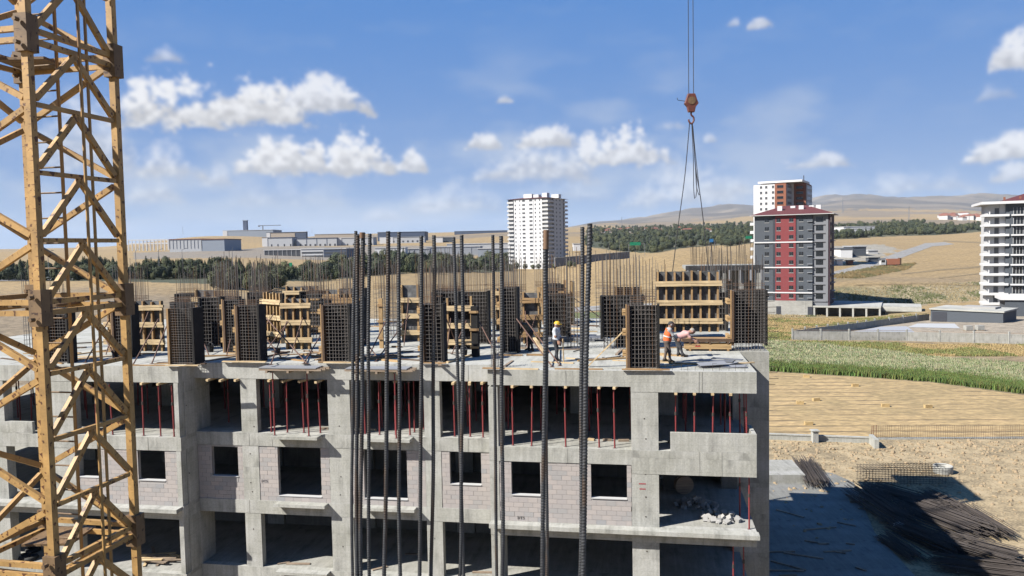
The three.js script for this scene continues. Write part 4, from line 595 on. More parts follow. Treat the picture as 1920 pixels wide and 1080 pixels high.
// ───────────────────────── starter bars in front of the camera and the slab they grow from ─────────────────────────
const SLAB = EYE - 2.5;
{
  const nb = thing('neighbour_building', 'concrete frame of the neighbouring building that the photograph was taken from', 'building', V3(0, 0, 0));
  for (let y = SLAB; y > 1; y -= 3.07) part('floor_slab', boxAt(-3.4, 9, y - 0.18, y, -5.25, 9), M.conc2, nb);
  for (const [x, z] of [[-3, -4.6], [3.2, -4.6], [8.4, -4.6], [-3, 4], [3.2, 4], [8.4, 4]]) for (let y = SLAB - 0.182; y > 1; y -= 3.07) part('column', boxAt(x - 0.3, x + 0.3, Math.max(0, y - 2.888), y, z - 0.25, z + 0.25), M.conc2, nb);
}
function ribbed(L, seed) {   // deformed bar: slanted ribs on two sides and two longitudinal ribs
  const r = 0.0098, seg = 14, dy = 0.0032, n = Math.ceil(L / dy), pos = [], uv = [], idx = [], q = rng(seed), tw = q() * 6;
  for (let j = 0; j <= n; j++) for (let i = 0; i <= seg; i++) { const th = i / seg * Math.PI * 2, y = j / n * L, side = Math.cos(th + tw), rib = Math.max(0, Math.cos((y / 0.0138 + th / 6.2832) * Math.PI * 2) + 0.1), lon = Math.pow(Math.abs(Math.sin(th + tw)), 24); const R_ = r + 0.0019 * rib + 0.001 * lon; const bend = 0.006 * Math.sin(y * 1.9 + seed * 2) + 0.003 * Math.sin(y * 5 + seed); pos.push(Math.cos(th) * R_ + bend, y, Math.sin(th) * R_ - bend * 0.6); uv.push(th * 0.04 + seed * 0.3, y * 0.8); }
  for (let j = 0; j < n; j++) for (let i = 0; i < seg; i++) { const a = j * (seg + 1) + i; idx.push(a, a + seg + 1, a + 1, a + 1, a + seg + 1, a + seg + 2); }
  const c = pos.length / 3, top = n * (seg + 1); pos.push(0, L, 0); uv.push(0, 0); for (let i = 0; i < seg; i++) idx.push(top + i + 1, top + i, c);
  const g = new THREE.BufferGeometry(); g.setAttribute('position', new THREE.Float32BufferAttribute(pos, 3)); g.setAttribute('uv', new THREE.Float32BufferAttribute(uv, 2)); g.setIndex(idx); g.computeVertexNormals(); return g;
}
{
  const geos = [ribbed(2.55, 1), ribbed(2.55, 2), ribbed(2.55, 3)], barTex = tex(256, (x, y) => { const rust = sstep(0.5, 0.72, fbmp(x * 8, y * 8, 8, 4)), v = 0.8 + (fbmp(x * 30, y * 30, 30, 3) - 0.5) * 0.5 + rust * 0.12; return [v, v * (1 - rust * 0.2), v * (1 - rust * 0.36)]; }, 1); M.bar.map = barTex;
  // [top px, top py, bottom px at row 1080, width px, rust]
  const bars = [[665.5, 433, 659.5, 6.8, 0], [672, 441, 668, 8.4, 0], [679, 436, 678.5, 8.4, 1], [692, 438, 692.5, 7.6, 0], [726.5, 433.5, 722, 8.2, 0], [746, 434.5, 752, 8, 0], [791, 442, 786.5, 7.8, 0], [811.5, 441, 811, 8, 0], [851, 444.5, 869.5, 7, 0], [868, 440.5, 861.5, 8, 0], [923.5, 440.5, 932, 6.9, 0], [942, 442.5, 939.5, 8.3, 0], [1024, 431.5, 1015.5, 9.4, 2], [1027, 452, 1023.5, 7, 0], [1094, 425.5, 1086, 8.6, 0], [1104.5, 419, 1094.5, 10.6, 0]];
  bars.forEach(([tx, ty, bx_, w, rust], i) => {
    const z = F * 0.0238 / w, top = atDepth(tx, ty, z), low = atDepth(bx_, 1080, z), k = (top.y - SLAB) / (top.y - low.y), foot = top.clone().addScaledVector(low.clone().sub(top), k), L = top.distanceTo(foot);
    const t = thing('starter_bar', i === 12 ? 'ribbed starter bar with rusty top rising past the white tower' : i === 15 ? 'tallest and thickest looking ribbed starter bar of the row' : 'dark ribbed steel starter bar rising in front of the building', 'steel bar', foot, 0, i === 12 || i === 15 ? undefined : 'ribbed starter bars rising in front of the building');
    t.quaternion.setFromUnitVectors(V3(0, 1, 0), top.clone().sub(foot).normalize());
    const s = part('ribbed_bar', geos[i % 3], M.bar, t); s.scale.y = L / 2.55 ; s.rotation.y = i * 1.7;
    if (rust) part('rusty_tip', rod(V3(0, L - (rust > 1 ? 0.09 : 0.03), 0), V3(0, L + 0.001, 0), 0.0135, 10), M.barRust, t);
  });
}

// ───────────────────────── workers ─────────────────────────
function figure(joints, bones, cell = 0.02) {   // joints: name -> [x, y, z, r]; one surface from tapered capsules
  const P = Object.values(joints), lo = [0, 1, 2].map(k => Math.min(...P.map(p => p[k] - p[3])) - 0.06), hi = [0, 1, 2].map(k => Math.max(...P.map(p => p[k] + p[3])) + 0.06);
  const size = Math.max(hi[0] - lo[0], hi[1] - lo[1], hi[2] - lo[2]), n = Math.ceil(size / cell) + 2, mc = new MarchingCubes(n, new THREE.MeshBasicMaterial(), false, false, 60000), c = [0, 1, 2].map(k => (lo[k] + hi[k]) / 2), half = size / 2 * n / (n - 2);
  const segs = bones.map(([a, b]) => [joints[a], joints[b]]);
  for (let z = 0; z < n; z++) for (let y = 0; y < n; y++) for (let x = 0; x < n; x++) {
    const p = [x, y, z].map((v, k) => c[k] + (v / (n / 2) - 1) * half); let s = 0;
    for (const [A, B] of segs) { const ab = [B[0] - A[0], B[1] - A[1], B[2] - A[2]], ap = [p[0] - A[0], p[1] - A[1], p[2] - A[2]], l = ab[0] ** 2 + ab[1] ** 2 + ab[2] ** 2 || 1e-9, t = clamp((ap[0] * ab[0] + ap[1] * ab[1] + ap[2] * ab[2]) / l); const d = Math.hypot(ap[0] - ab[0] * t, ap[1] - ab[1] * t, ap[2] - ab[2] * t) - (A[3] + (B[3] - A[3]) * t); s += Math.exp(-d * 42); }
    mc.field[x + n * y + n * n * z] = Math.log(s + 1e-12) / 42;
  }
  mc.isolation = 0; mc.update();
  const pos = new Float32Array(mc.count * 3), nor = new Float32Array(mc.count * 3);
  for (let i = 0; i < mc.count * 3; i++) { pos[i] = mc.positionArray[i] * half + c[i % 3]; nor[i] = mc.normalArray[i]; }
  const g = new THREE.BufferGeometry(); g.setAttribute('position', new THREE.BufferAttribute(pos, 3)); g.computeVertexNormals(); return g;
}
// bend: forward lean of the trunk (rad); arms: hand targets; facing +x
function worker(name, label, u, v, turn, o) {
  const t = bthing('person', label, 'person', u, DECK + 0.02, v, turn);
  const b = o.bend || 0, hipY = 0.9 - (o.drop || 0), S = (l, f = 0) => [Math.sin(b) * l + f + (o.hipX || 0), hipY + Math.cos(b) * l];
  const st = o.stride || 0.08, J = {};
  const tr = (k, l, z, r, f = 0) => { const [x, y] = S(l, f); J[k] = [x, y, z, r]; };
  tr('pelvis', 0.0, 0, 0.135); tr('waist', 0.18, 0, 0.125); tr('chest', 0.38, 0, 0.145); tr('neck', 0.56, 0, 0.06); tr('skull', 0.70, 0, 0.095, 0.03); tr('jaw', 0.64, 0, 0.07, 0.06); tr('nose', 0.675, 0, 0.018, 0.135);
  for (const [s, sg] of [['L', -1], ['R', 1]]) {
    tr('sh' + s, 0.49, sg * 0.19, 0.068); tr('hip' + s, -0.02, sg * 0.09, 0.105); tr('earTop' + s, 0.68, sg * 0.095, 0.018, 0.02);
    const f = sg * st, kx = (J['hip' + s][0] + f) / 2 + (o.knee || 0.03); J['kn' + s] = [kx, hipY * 0.53, sg * 0.1, 0.066]; J['an' + s] = [f, 0.1, sg * 0.11, 0.045]; J['toe' + s] = [f + 0.17, 0.045, sg * 0.13, 0.036]; J['heel' + s] = [f - 0.04, 0.045, sg * 0.11, 0.04];
    const h = o['hand' + s] || [0.12, 0.82, sg * 0.26], sh = J['sh' + s]; const e_ = [(sh[0] + h[0]) / 2 - 0.04, (sh[1] + h[1]) / 2 - 0.03, (sh[2] + h[2]) / 2 + sg * 0.05]; J['el' + s] = [...e_, 0.046]; J['wr' + s] = [...h, 0.034];
    const dx = h[0] - e_[0], dy = h[1] - e_[1], L = Math.hypot(dx, dy) || 1; J['pa' + s] = [h[0] + dx / L * 0.07, h[1] + dy / L * 0.07, h[2], 0.036];
    for (let k = 0; k < 4; k++) J['f' + k + s] = [h[0] + dx / L * (0.15 - 0.012 * Math.abs(k - 1)) + 0.02, h[1] + dy / L * 0.15, h[2] + (k - 1.5) * 0.022, 0.0105]; J['th' + s] = [h[0] + dx / L * 0.08 + 0.05, h[1] + dy / L * 0.08 + 0.02, h[2] - sg * 0.03, 0.012];
  }
  const bones = [['pelvis', 'waist'], ['waist', 'chest'], ['chest', 'neck'], ['neck', 'skull'], ['skull', 'jaw'], ['skull', 'nose']];
  for (const s of 'LR') { bones.push(['chest', 'sh' + s], ['pelvis', 'hip' + s], ['hip' + s, 'kn' + s], ['kn' + s, 'an' + s], ['an' + s, 'toe' + s], ['an' + s, 'heel' + s], ['sh' + s, 'el' + s], ['el' + s, 'wr' + s], ['wr' + s, 'pa' + s], ['pa' + s, 'th' + s], ['skull', 'earTop' + s]); for (let k = 0; k < 4; k++) bones.push(['pa' + s, 'f' + k + s]); }
  const g = figure(J, bones), p = g.attributes.position, col = new Float32Array(p.count * 3);
  const near = (q, keys) => Math.min(...keys.map(k => Math.hypot(q[0] - J[k][0], q[1] - J[k][1], q[2] - J[k][2]) - J[k][3]));
  for (let i = 0; i < p.count; i++) {
    const q = [p.getX(i), p.getY(i), p.getZ(i)]; const ax = Math.sin(b), ay = Math.cos(b), l = (q[0] - J.pelvis[0]) * ax + (q[1] - J.pelvis[1]) * ay;
    const arm = Math.min(near(q, ['wrL', 'wrR', 'paL', 'paR', 'f1L', 'f1R']), o.sleeve ? 9 : near(q, ['elL', 'elR']) + 0.02);
    let c = q[1] < 0.13 ? o.boots || [0.03, 0.025, 0.02] : l > 0.575 && Math.abs(q[2]) < 0.13 ? [0.33, 0.18, 0.12] : arm < 0.05 && arm < near(q, ['hipL', 'hipR', 'pelvis']) ? [0.33, 0.18, 0.12] : l > 0.06 ? o.shirt : o.trousers;
    col.set(c.map(k => k * 0.6), 3 * i);
  }
  g.setAttribute('color', new THREE.BufferAttribute(col, 3)); part('body', g, new THREE.MeshStandardMaterial({ vertexColors: true, roughness: 0.9 }), t);
  const sk = J.skull, head = new THREE.Group();
  if (o.helmet) { const d = part('helmet', new THREE.SphereGeometry(0.128, 16, 10, 0, 6.2832, 0, 1.6).scale(1.1, 0.95, 1), o.helmet, t); d.position.set(sk[0], sk[1] + 0.015, sk[2]); d.rotation.z = -b; const br = part('helmet_brim', new THREE.CylinderGeometry(0.15, 0.155, 0.015, 16).scale(1.15, 1, 0.95), o.helmet, t); br.position.set(sk[0] + 0.03, sk[1] + 0.018, sk[2]); br.rotation.z = -b - 0.08; }
  else { const d = part('hair', new THREE.SphereGeometry(0.13, 14, 9, 0, 6.2832, 0, 1.7), o.hair || M.rubber, t); d.position.set(sk[0] - 0.012, sk[1] + 0.01, sk[2]); d.rotation.z = 0.35 - b; }
  if (o.vest) { const ring = (r, l0, l1) => new THREE.CylinderGeometry(r[1], r[0], l1 - l0, 14, 1, true).translate(0, (l0 + l1) / 2, 0); const v_ = part('safety_vest', merge([ring([0.16, 0.165], 0.0, 0.3), ring([0.165, 0.15], 0.3, 0.5)]).scale(1.1, 1, 1.3), o.vest, t); v_.position.set(J.pelvis[0], J.pelvis[1], 0); v_.rotation.z = -b; const band = part('reflective_band', ring([0.167, 0.168], 0.16, 0.21).scale(1.12, 1, 1.32), M.offwhite, t); band.position.copy(v_.position); band.rotation.z = -b; }
  return t;
}
{ const [u, v] = deckUV(1043, 678); worker('', 'worker in pale shirt, dark trousers and yellow helmet holding a pole', u, v, -0.25, { shirt: [0.55, 0.58, 0.62], trousers: [0.035, 0.037, 0.045], helmet: M.yellow, bend: 0.06, handR: [0.2, 0.86, 0.2], handL: [0.22, 0.95, -0.1] });
  const t = bthing('pole', 'pale wooden pole held upright by the helmeted worker', 'pole', u + 0.33, DECK, v - 0.12); part('shaft', rod(V3(0, 0, 0), V3(-0.02, 1.0, 0), 0.028, 7), M.woodPale, t); }
{ const [u, v] = deckUV(995, 659); worker('', 'worker in dark olive top bending down among the forms', u, v, Math.PI + 0.2, { shirt: [0.09, 0.075, 0.05], trousers: [0.02, 0.02, 0.025], bend: 0.75, sleeve: true, handR: [0.55, 0.85, 0.15], handL: [0.5, 0.75, -0.15], hair: mat(rgb(0.5, 0.3, 0.12)) }); }
{ const [u, v] = deckUV(1251, 680); worker('', 'worker in orange safety vest and dark cap working by the front form', u, v, 0.1, { shirt: [0.36, 0.37, 0.38], trousers: [0.13, 0.10, 0.085], vest: mat(rgb(0.95, 0.16, 0.03), 0.8), bend: 0.22, stride: 0.1, sleeve: true, handR: [0.42, 0.98, 0.12], handL: [0.4, 1.0, -0.1], hair: mat(rgb(0.03, 0.028, 0.03)) }); }
{ const [u, v] = deckUV(1276, 669); worker('', 'worker in pinkish top and dark trousers bent over the beam stack', u, v, 0.05, { shirt: [0.62, 0.36, 0.34], trousers: [0.05, 0.052, 0.06], bend: 1.15, drop: 0.08, hipX: -0.15, handR: [0.6, 0.7, 0.16], handL: [0.62, 0.72, -0.14], hair: mat(rgb(0.4, 0.36, 0.3)) }); }

// ───────────────────────── the site yard on the right ─────────────────────────
function bundle(label, a, b, n, h, w, m = M.rebar, group) { // bundle of bars from point a to b
  const t = thing('rebar_bundle', label, 'rebar bundle', a.clone(), 0, group), d = b.clone().sub(a), side = V3(-d.z, 0, d.x).normalize(), l = []; for (let i = 0; i < n; i++) { const o = side.clone().multiplyScalar((R() - 0.5) * w).add(V3(0, 0.02 + R() * h, 0)), e1 = d.clone().normalize().multiplyScalar((R() - 0.5) * 1.2); l.push(rod(o.clone().add(e1), d.clone().add(o).add(e1).add(V3((R() - 0.5) * 0.3, 0, (R() - 0.5) * 0.3)), 0.022, 4)); } part('bars', merge(l), m, t);
  for (const s of [0.2, 0.8]) part('bearer', stick(d.clone().multiplyScalar(s).addScaledVector(side, -w / 2).setY(0.06), d.clone().multiplyScalar(s).addScaledVector(side, w / 2).setY(0.06), 0.1), M.woodGrey, t); return t;
}
const RB = 'bundles of reinforcing bars stacked in the yard', g0 = (x, y) => onLevel(x, y, 0.07);
for (const [x0, y0, x1, y1, n, h, w] of [[1605, 930, 1700, 992, 90, 1.1, 2.4], [1640, 925, 1760, 960, 80, 0.8, 2.0], [1700, 955, 1840, 1010, 110, 0.9, 2.6], [1690, 995, 1800, 1040, 90, 0.9, 2.2], [1760, 1020, 1900, 1060, 110, 0.8, 2.4], [1800, 960, 1880, 1010, 80, 0.7, 1.8], [1740, 930, 1800, 960, 60, 0.6, 1.6], [1760, 1060, 1930, 1082, 90, 0.6, 2], [1505, 868, 1535, 915, 80, 0.6, 1.9], [1660, 1010, 1720, 1050, 50, 0.4, 1.4]]) bundle('bundle of long dark reinforcing bars stacked in the yard', g0(x0, y0), g0(x1, y1), n, h, w, M.rebarPile, RB);
{ const t = thing('mesh_cage_stack', 'low stack of welded rebar cages at the shadow edge in the yard', 'rebar cages', g0(1690, 905)), l = []; for (let i = 0; i < 26; i++) { const x = -3.2 + i * 0.26; for (const z of [-1, 0.6]) l.push(rod(V3(x, 0.02, z), V3(x + 0.02, 1.35, z), 0.014, 4)); l.push(rod(V3(x, 1.33, -1), V3(x, 1.33, 0.6), 0.014, 4)); } for (const y of [0.1, 0.4, 0.7, 1.0, 1.3]) for (const z of [-1, -0.5, 0.1, 0.6]) l.push(rod(V3(-3.3, y, z), V3(3.5 + R() * 0.8, y, z), 0.016, 4)); part('bars', merge(l), M.rebarPile, t); }
{ const t = thing('well_ring', 'round concrete manhole ring standing on the dirt', 'concrete ring', onLevel(1768, 886, 0.02)); part('ring_wall', new THREE.LatheGeometry([[0.62, 0], [0.78, 0], [0.78, 0.6], [0.74, 0.63], [0.66, 0.63], [0.62, 0.6], [0.62, 0]].map(p => new THREE.Vector2(...p)), 24), M.conc, t); }
{ const t = thing('cement_bag', 'pale sack lying on the yard among rebar', 'sack', g0(1686, 990), 0.4); const g = new THREE.SphereGeometry(0.5, 14, 10).scale(1, 0.42, 0.65).translate(0, 0.2, 0); part('sack', g, M.offwhite, t); }
{ const t = thing('basement_block', 'low concrete basement slab beside the building in shadow', 'concrete slab', V3(0, 0, 0)); const a = onLevel(1436, 906, 0.0), b = onLevel(1510, 906, 0), c = onLevel(1485, 862, 0.7), d = onLevel(1390, 862, 0.7); const s = new THREE.Shape([[a.x, -a.z], [b.x, -b.z], [c.x, -c.z], [d.x, -d.z]].map(p => new THREE.Vector2(...p))); const g = new THREE.ExtrudeGeometry(s, { depth: 0.7, bevelEnabled: false }).rotateX(-Math.PI / 2); part('slab', metreUV(g), M.conc2, t); }
for (let i = 0; i < 16; i++) { const p = onLevel(rr(1448, 1640), rr(915, 1080), 0.075), L = rr(0.5, 2.6), t = thing('yard_scrap', 'scrap timber lying on the concrete yard beside the building', 'scrap timber', p, rr(-0.9, 0.4), 'scrap timber on the shaded yard'); part('board', boxAt(-L / 2, L / 2, 0, 0.06, -0.08, 0.08), M.woodGrey, t); }
// clods and stones on the dirt
{ const g = new THREE.IcosahedronGeometry(1, 0), im = new THREE.InstancedMesh(g, M.rubble.clone(), 1400), q = rng(77), m = new THREE.Matrix4(); im.material.color.setRGB(0.22, 0.165, 0.10); for (let i = 0; i < 1400; i++) { const p = T(1445 + q() * 520, 828 + q() * q() * 190), s = 0.05 + q() * q() * 0.22; m.compose(p, new THREE.Quaternion().setFromEuler(new THREE.Euler(q() * 3, q() * 3, q() * 3)), V3(s * 1.3, s * 0.7, s)); im.setMatrixAt(i, m); } im.name = 'dirt_clods'; im.userData = { kind: 'stuff', label: 'loose clods and stones on the bare dirt of the site', category: 'stones' }; shadow(im); scene.add(im); }
// low boundary wall with a post, then rebar fence
{ const t = thing('low_wall', 'low concrete boundary wall with a capped post at the field edge', 'wall', V3(0, 0, 0)); const a = T(1400, 822), b = T(1633, 831), c = T(1644, 842); const st = (p, q, w, h, y0, nm) => part(nm, stick(p.clone().setY(p.y + y0 + h / 2), q.clone().setY(q.y + y0 + h / 2), w, h), M.conc, t); st(a, b, 0.25, 0.5, 0, 'wall_run'); st(a.clone(), b.clone(), 0.36, 0.12, 0.504, 'coping'); st(b, c, 0.4, 0.9, 0, 'wall_end'); const p = T(1527, 829); part('post', boxAt(p.x - 0.28, p.x + 0.28, 0, 1.15, p.z - 0.2, p.z + 0.35), M.conc, t); part('post_cap', boxAt(p.x - 0.38, p.x + 0.38, 1.152, 1.25, p.z - 0.3, p.z + 0.45), M.conc, t); }
{ const t = thing('rebar_fence', 'line of thin rebar uprights tied with rails along the field', 'rebar fence', V3(0, 0, 0)); for (let px = 1634; px < 1960; px += 4.2) { const p = T(px, 824), h = 1.35 + R() * 0.2; part('upright', rod(p, p.clone().add(V3((R() - 0.5) * 0.1, h, 0)), px < 1646 ? 0.03 : 0.014, 4), px < 1646 ? M.hook : M.rebarRust, t); } const a = T(1633, 824), b = T(1958, 822); for (const y of [0.4, 0.9]) part('rail', rod(a.clone().setY(a.y + y), b.clone().setY(b.y + y), 0.013, 4), M.rebarRust, t); part('footing', stick(a.clone().setY(a.y + 0.08), b.clone().setY(b.y + 0.08), 0.3, 0.16), M.conc, t); }
for (const [px, py] of [[1603, 725], [1530, 752], [1500, 758], [1660, 763], [1740, 765], [1516, 797], [1512, 708]]) { const p = T(px, py), t = thing('straw_bale', 'rectangular straw bale lying on the mown field', 'straw bale', p, rr(-0.4, 0.4), 'straw bales on the mown field'); const g = new THREE.BoxGeometry(0.85, 0.38, 0.42, 4, 2, 2), q = g.attributes.position; for (let i = 0; i < q.count; i++) q.setXYZ(i, q.getX(i) + rr(-0.02, 0.02), q.getY(i) + rr(-0.02, 0.02), q.getZ(i) + rr(-0.02, 0.02)); g.computeVertexNormals(); part('bale', g.translate(0, 0.22, 0), M.straw, t); }

// ───────────────────────── reeds and grass ─────────────────────────
function blades(name, label, poly, count, h0, h1, tones, seed, pxRange, pyRange, w = 0.03) {
  const q = rng(seed), l = []; for (let k = 0; k < 7; k++) { const a = q() * 6.28, r = q() * 0.28, x = Math.cos(a) * r, z = Math.sin(a) * r, lean = (q() - 0.5) * 0.35, t = q() * 3; const g = new THREE.BufferGeometry(), c = Math.cos(t) * w, s = Math.sin(t) * w, H = 0.7 + q() * 0.3; g.setAttribute('position', new THREE.Float32BufferAttribute([x - c, 0, z - s, x + c, 0, z + s, x + lean * 0.4 + c * 0.8, H * 0.6, z + s * 0.8, x - c, 0, z - s, x + lean * 0.4 + c * 0.8, H * 0.6, z + s * 0.8, x + lean * 0.4 - c * 0.8, H * 0.6, z - s * 0.8, x + lean * 0.4 - c * 0.8, H * 0.6, z - s * 0.8, x + lean * 0.4 + c * 0.8, H * 0.6, z + s * 0.8, x + lean, H, z], 3)); g.computeVertexNormals(); l.push(g); }
  const geo = mergeGeometries(l), im = new THREE.InstancedMesh(geo, new THREE.MeshStandardMaterial({ color: 0xffffff, roughness: 0.95 }), count), m = new THREE.Matrix4(), C = new THREE.Color(); let i = 0, guard = 0;
  while (i < count && guard++ < count * 6) { const px = pxRange[0] + q() * (pxRange[1] - pxRange[0]), s = q(), py = pyRange[0] + s * (pyRange[1] - pyRange[0]); const p = onLevel(px, py, -0.3); if (!inside(poly, p.x, p.z)) continue; p.y = terrainH(p.x, p.z); const n = fbm(p.x / 9, p.z / 9, 3), hh = (h0 + (h1 - h0) * q()) * (0.45 + 1.0 * n); m.compose(p, new THREE.Quaternion().setFromAxisAngle(V3(0, 1, 0), q() * 6.28), V3(1 + q(), hh, 1 + q())); im.setMatrixAt(i, m); const c = tones(p, n, q); im.setColorAt(i, C.setRGB(c[0] * 0.58, c[1] * 0.58, c[2] * 0.58)); i++; }
  im.count = i; im.name = numbered(name); im.userData = { kind: 'stuff', label, category: 'grass' }; shadow(im); scene.add(im); return im;
}
const frontEdge = [[1430, 695], [1600, 705], [1750, 716], [1900, 736], [2000, 748]].map(([x, y]) => { const p = T(x, y); return [p.x, p.z]; });
const edgeDist = p => { let best = 1e9; for (let i = 0; i < frontEdge.length - 1; i++) { const [a, b] = frontEdge[i], [c, d] = frontEdge[i + 1], l = (c - a) ** 2 + (d - b) ** 2, t = clamp(((p.x - a) * (c - a) + (p.z - b) * (d - b)) / l); best = Math.min(best, Math.hypot(p.x - a - (c - a) * t, p.z - b - (d - b) * t)); } return best; };
blades('reed_bed', 'strip of pale reeds with fresh green front edge beyond the mown field', Z.reed, 30000, 0.7, 1.15, (p, n, q) => { const e = edgeDist(p) + (q() - 0.5) * 5 + (n - 0.5) * 8; return e < 6.5 ? [0.10 + q() * 0.08, 0.155 + q() * 0.08, 0.045] : q() < 0.35 ? [0.17, 0.24, 0.08] : [0.40 + q() * 0.16, 0.40 + q() * 0.13, 0.28]; }, 3, [1425, 2000], [640, 752], 0.035);
blades('dry_grass', 'dry yellow and olive grass around the concrete boundary wall', Z.dry, 9000, 0.25, 0.6, (p, n, q) => n > 0.5 ? [0.22 + q() * 0.1, 0.24 + q() * 0.06, 0.09] : [0.5, 0.37, 0.17], 4, [1430, 1930], [570, 672], 0.03);
blades('bank_weeds', 'weeds and dry grass on the bank behind the low structure', Z.bank, 5000, 0.3, 0.8, (p, n, q) => n > 0.52 ? [0.18, 0.2, 0.08] : [0.45, 0.36, 0.2], 9, [1440, 1870], [528, 598], 0.04);
blades('scrub', 'rough brown scrub below the gravel road', Z.scrub, 2500, 0.5, 1.1, (p, n, q) => n > 0.5 ? [0.3, 0.22, 0.1] : [0.2, 0.18, 0.08], 10, [1550, 1725], [490, 536], 0.08);

// starter bars and form boards on the rear stair wing
{ const t = bthing('stair_core_frame', 'form boards and starter bars on the rear stair wing behind the hanging form', 'formwork', 3.2, 18.6, 22, 0), w = 4.85;
  part('edge_board', boxAt(-0.04, w + 0.04, -0.25, 0.1, 0.41, 0.46), M.ply, t); for (let i = 0; i < 8; i++) { const x = 0.1 + (w - 0.2) * i / 7; part('stud', boxAt(x - 0.05, x + 0.05, -0.9, -0.21, 0.41, 0.5), M.foilGrey, t); }
  for (let i = 0; i < 36; i++) { const x = rr(0.2, w - 0.1), z = rr(-4.6, 0.3); part('rebar', rod(V3(x, 0, z), V3(x + rr(-0.05, 0.05), 1.2 + rr(0, 0.6), z), 0.014, 4), M.rebar, t); } }

// ───────────────────────── apartment towers ─────────────────────────
const scaled = (name, m, parent, x0, x1, y0, y1, z0, z1) => { const k = part(name, UNIT, m, parent); k.scale.set(x1 - x0, y1 - y0, z1 - z0); k.position.set((x0 + x1) / 2, (y0 + y1) / 2, (z0 + z1) / 2); return k; };
function hipRoof(W, D, h, over, y, m) { const x = W / 2 + over, z = D / 2 + over, r = Math.max(0, x - z) + 1; const p = [[-x, 0, z], [x, 0, z], [x, 0, -z], [-x, 0, -z], [-r, h, 0], [r, h, 0]], f = [[0, 1, 5], [0, 5, 4], [1, 2, 5], [2, 3, 4], [2, 4, 5], [3, 0, 4], [0, 2, 1], [0, 3, 2]]; const g = new THREE.BufferGeometry(); g.setAttribute('position', new THREE.Float32BufferAttribute(f.flat().flatMap(i => p[i]), 3)); g.computeVertexNormals(); return g.translate(0, y, 0); }
// windows are placed on the front (z = +) or right side (x = +) as recessed panes in thin frames
function win(t, side, a, b, y0, y1, X, Zf, m = M.glass, frame = M.offwhite) { if (side === 'f') { const k = scaled('window', m, t, a, b, y0, y1, Zf, Zf + 0.03); scaled('sill', frame, t, a - 0.1, b + 0.1, y0 - 0.12, y0, Zf, Zf + 0.12); return k; } const k = scaled('window', m, t, X, X + 0.03, y0, y1, a, b); scaled('sill', frame, t, X, X + 0.12, y0 - 0.12, y0, a - 0.1, b + 0.1); return k; }
{ // white tower
  const P = atDepth(1029, 503, 545), fh = 2.93, n = 17, W = 34, D = 30, t = thing('white_apartment_tower', 'tall white apartment tower with striped corner balconies and flat maroon roof', 'building', V3(P.x, P.y - 2, P.z), -32 * DEG), H = n * fh + 2;
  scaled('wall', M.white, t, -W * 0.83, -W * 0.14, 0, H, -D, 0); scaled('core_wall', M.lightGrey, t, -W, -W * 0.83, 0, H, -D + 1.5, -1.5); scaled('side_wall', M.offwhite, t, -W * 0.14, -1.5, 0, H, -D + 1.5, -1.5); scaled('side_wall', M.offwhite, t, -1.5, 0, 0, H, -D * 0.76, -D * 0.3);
  scaled('dark_strip', M.navy, t, -W * 0.83 - 0.4, -W * 0.83, 0, H, -1.5, 0.1); scaled('downpipe', M.lightGrey, t, -W * 0.355, -W * 0.345, 2, H, 0.002, 0.1); scaled('dark_strip', M.navy, t, -1.6, 0.05, 0, H, -D * 0.78, -D * 0.765);
  for (let k = 0; k < n; k++) { const y = 2 + k * fh; if (k) { scaled('balcony', M.offwhite, t, -W, -W * 0.84, y, y + 1.35, -4, 0.1); scaled('balcony', M.offwhite, t, -W * 0.14, 0.1, y, y + 1.35, -8.6, 0.12); scaled('balcony', M.offwhite, t, -4, 0.1, y, y + 1.35, -D, -D * 0.785); }
    for (const [f, w] of [[0.79, 0.9], [0.68, 0.7], [0.585, 2.4], [0.41, 2.6], [0.3, 1.0], [0.195, 1.0]]) win(t, 'f', -W * f - w / 2, -W * f + w / 2, y + 1, y + 2.2, 0, 0, M.glassGrey, M.white); for (const z of [-D * 0.42, -D * 0.6]) win(t, 's', z - 0.8, z + 0.8, y + 1, y + 2.3, 0, 0, M.glassGrey, M.offwhite); }
  const r = part('roof', hipRoof(W, D, 2.2, 0.8, H, M.roof), M.roof, t); r.position.set(-W / 2, 0, -D / 2); for (const [x, z, w, h] of [[-20, -8, 7, 3.2], [-14, -9, 5, 2.6], [-6, -8, 4, 3.4], [-4, -20, 6, 2.8]]) scaled('roof_house', M.white, t, x - w / 2, x + w / 2, H + 0.6, H + 0.6 + h, z - 2, z + 2);
}
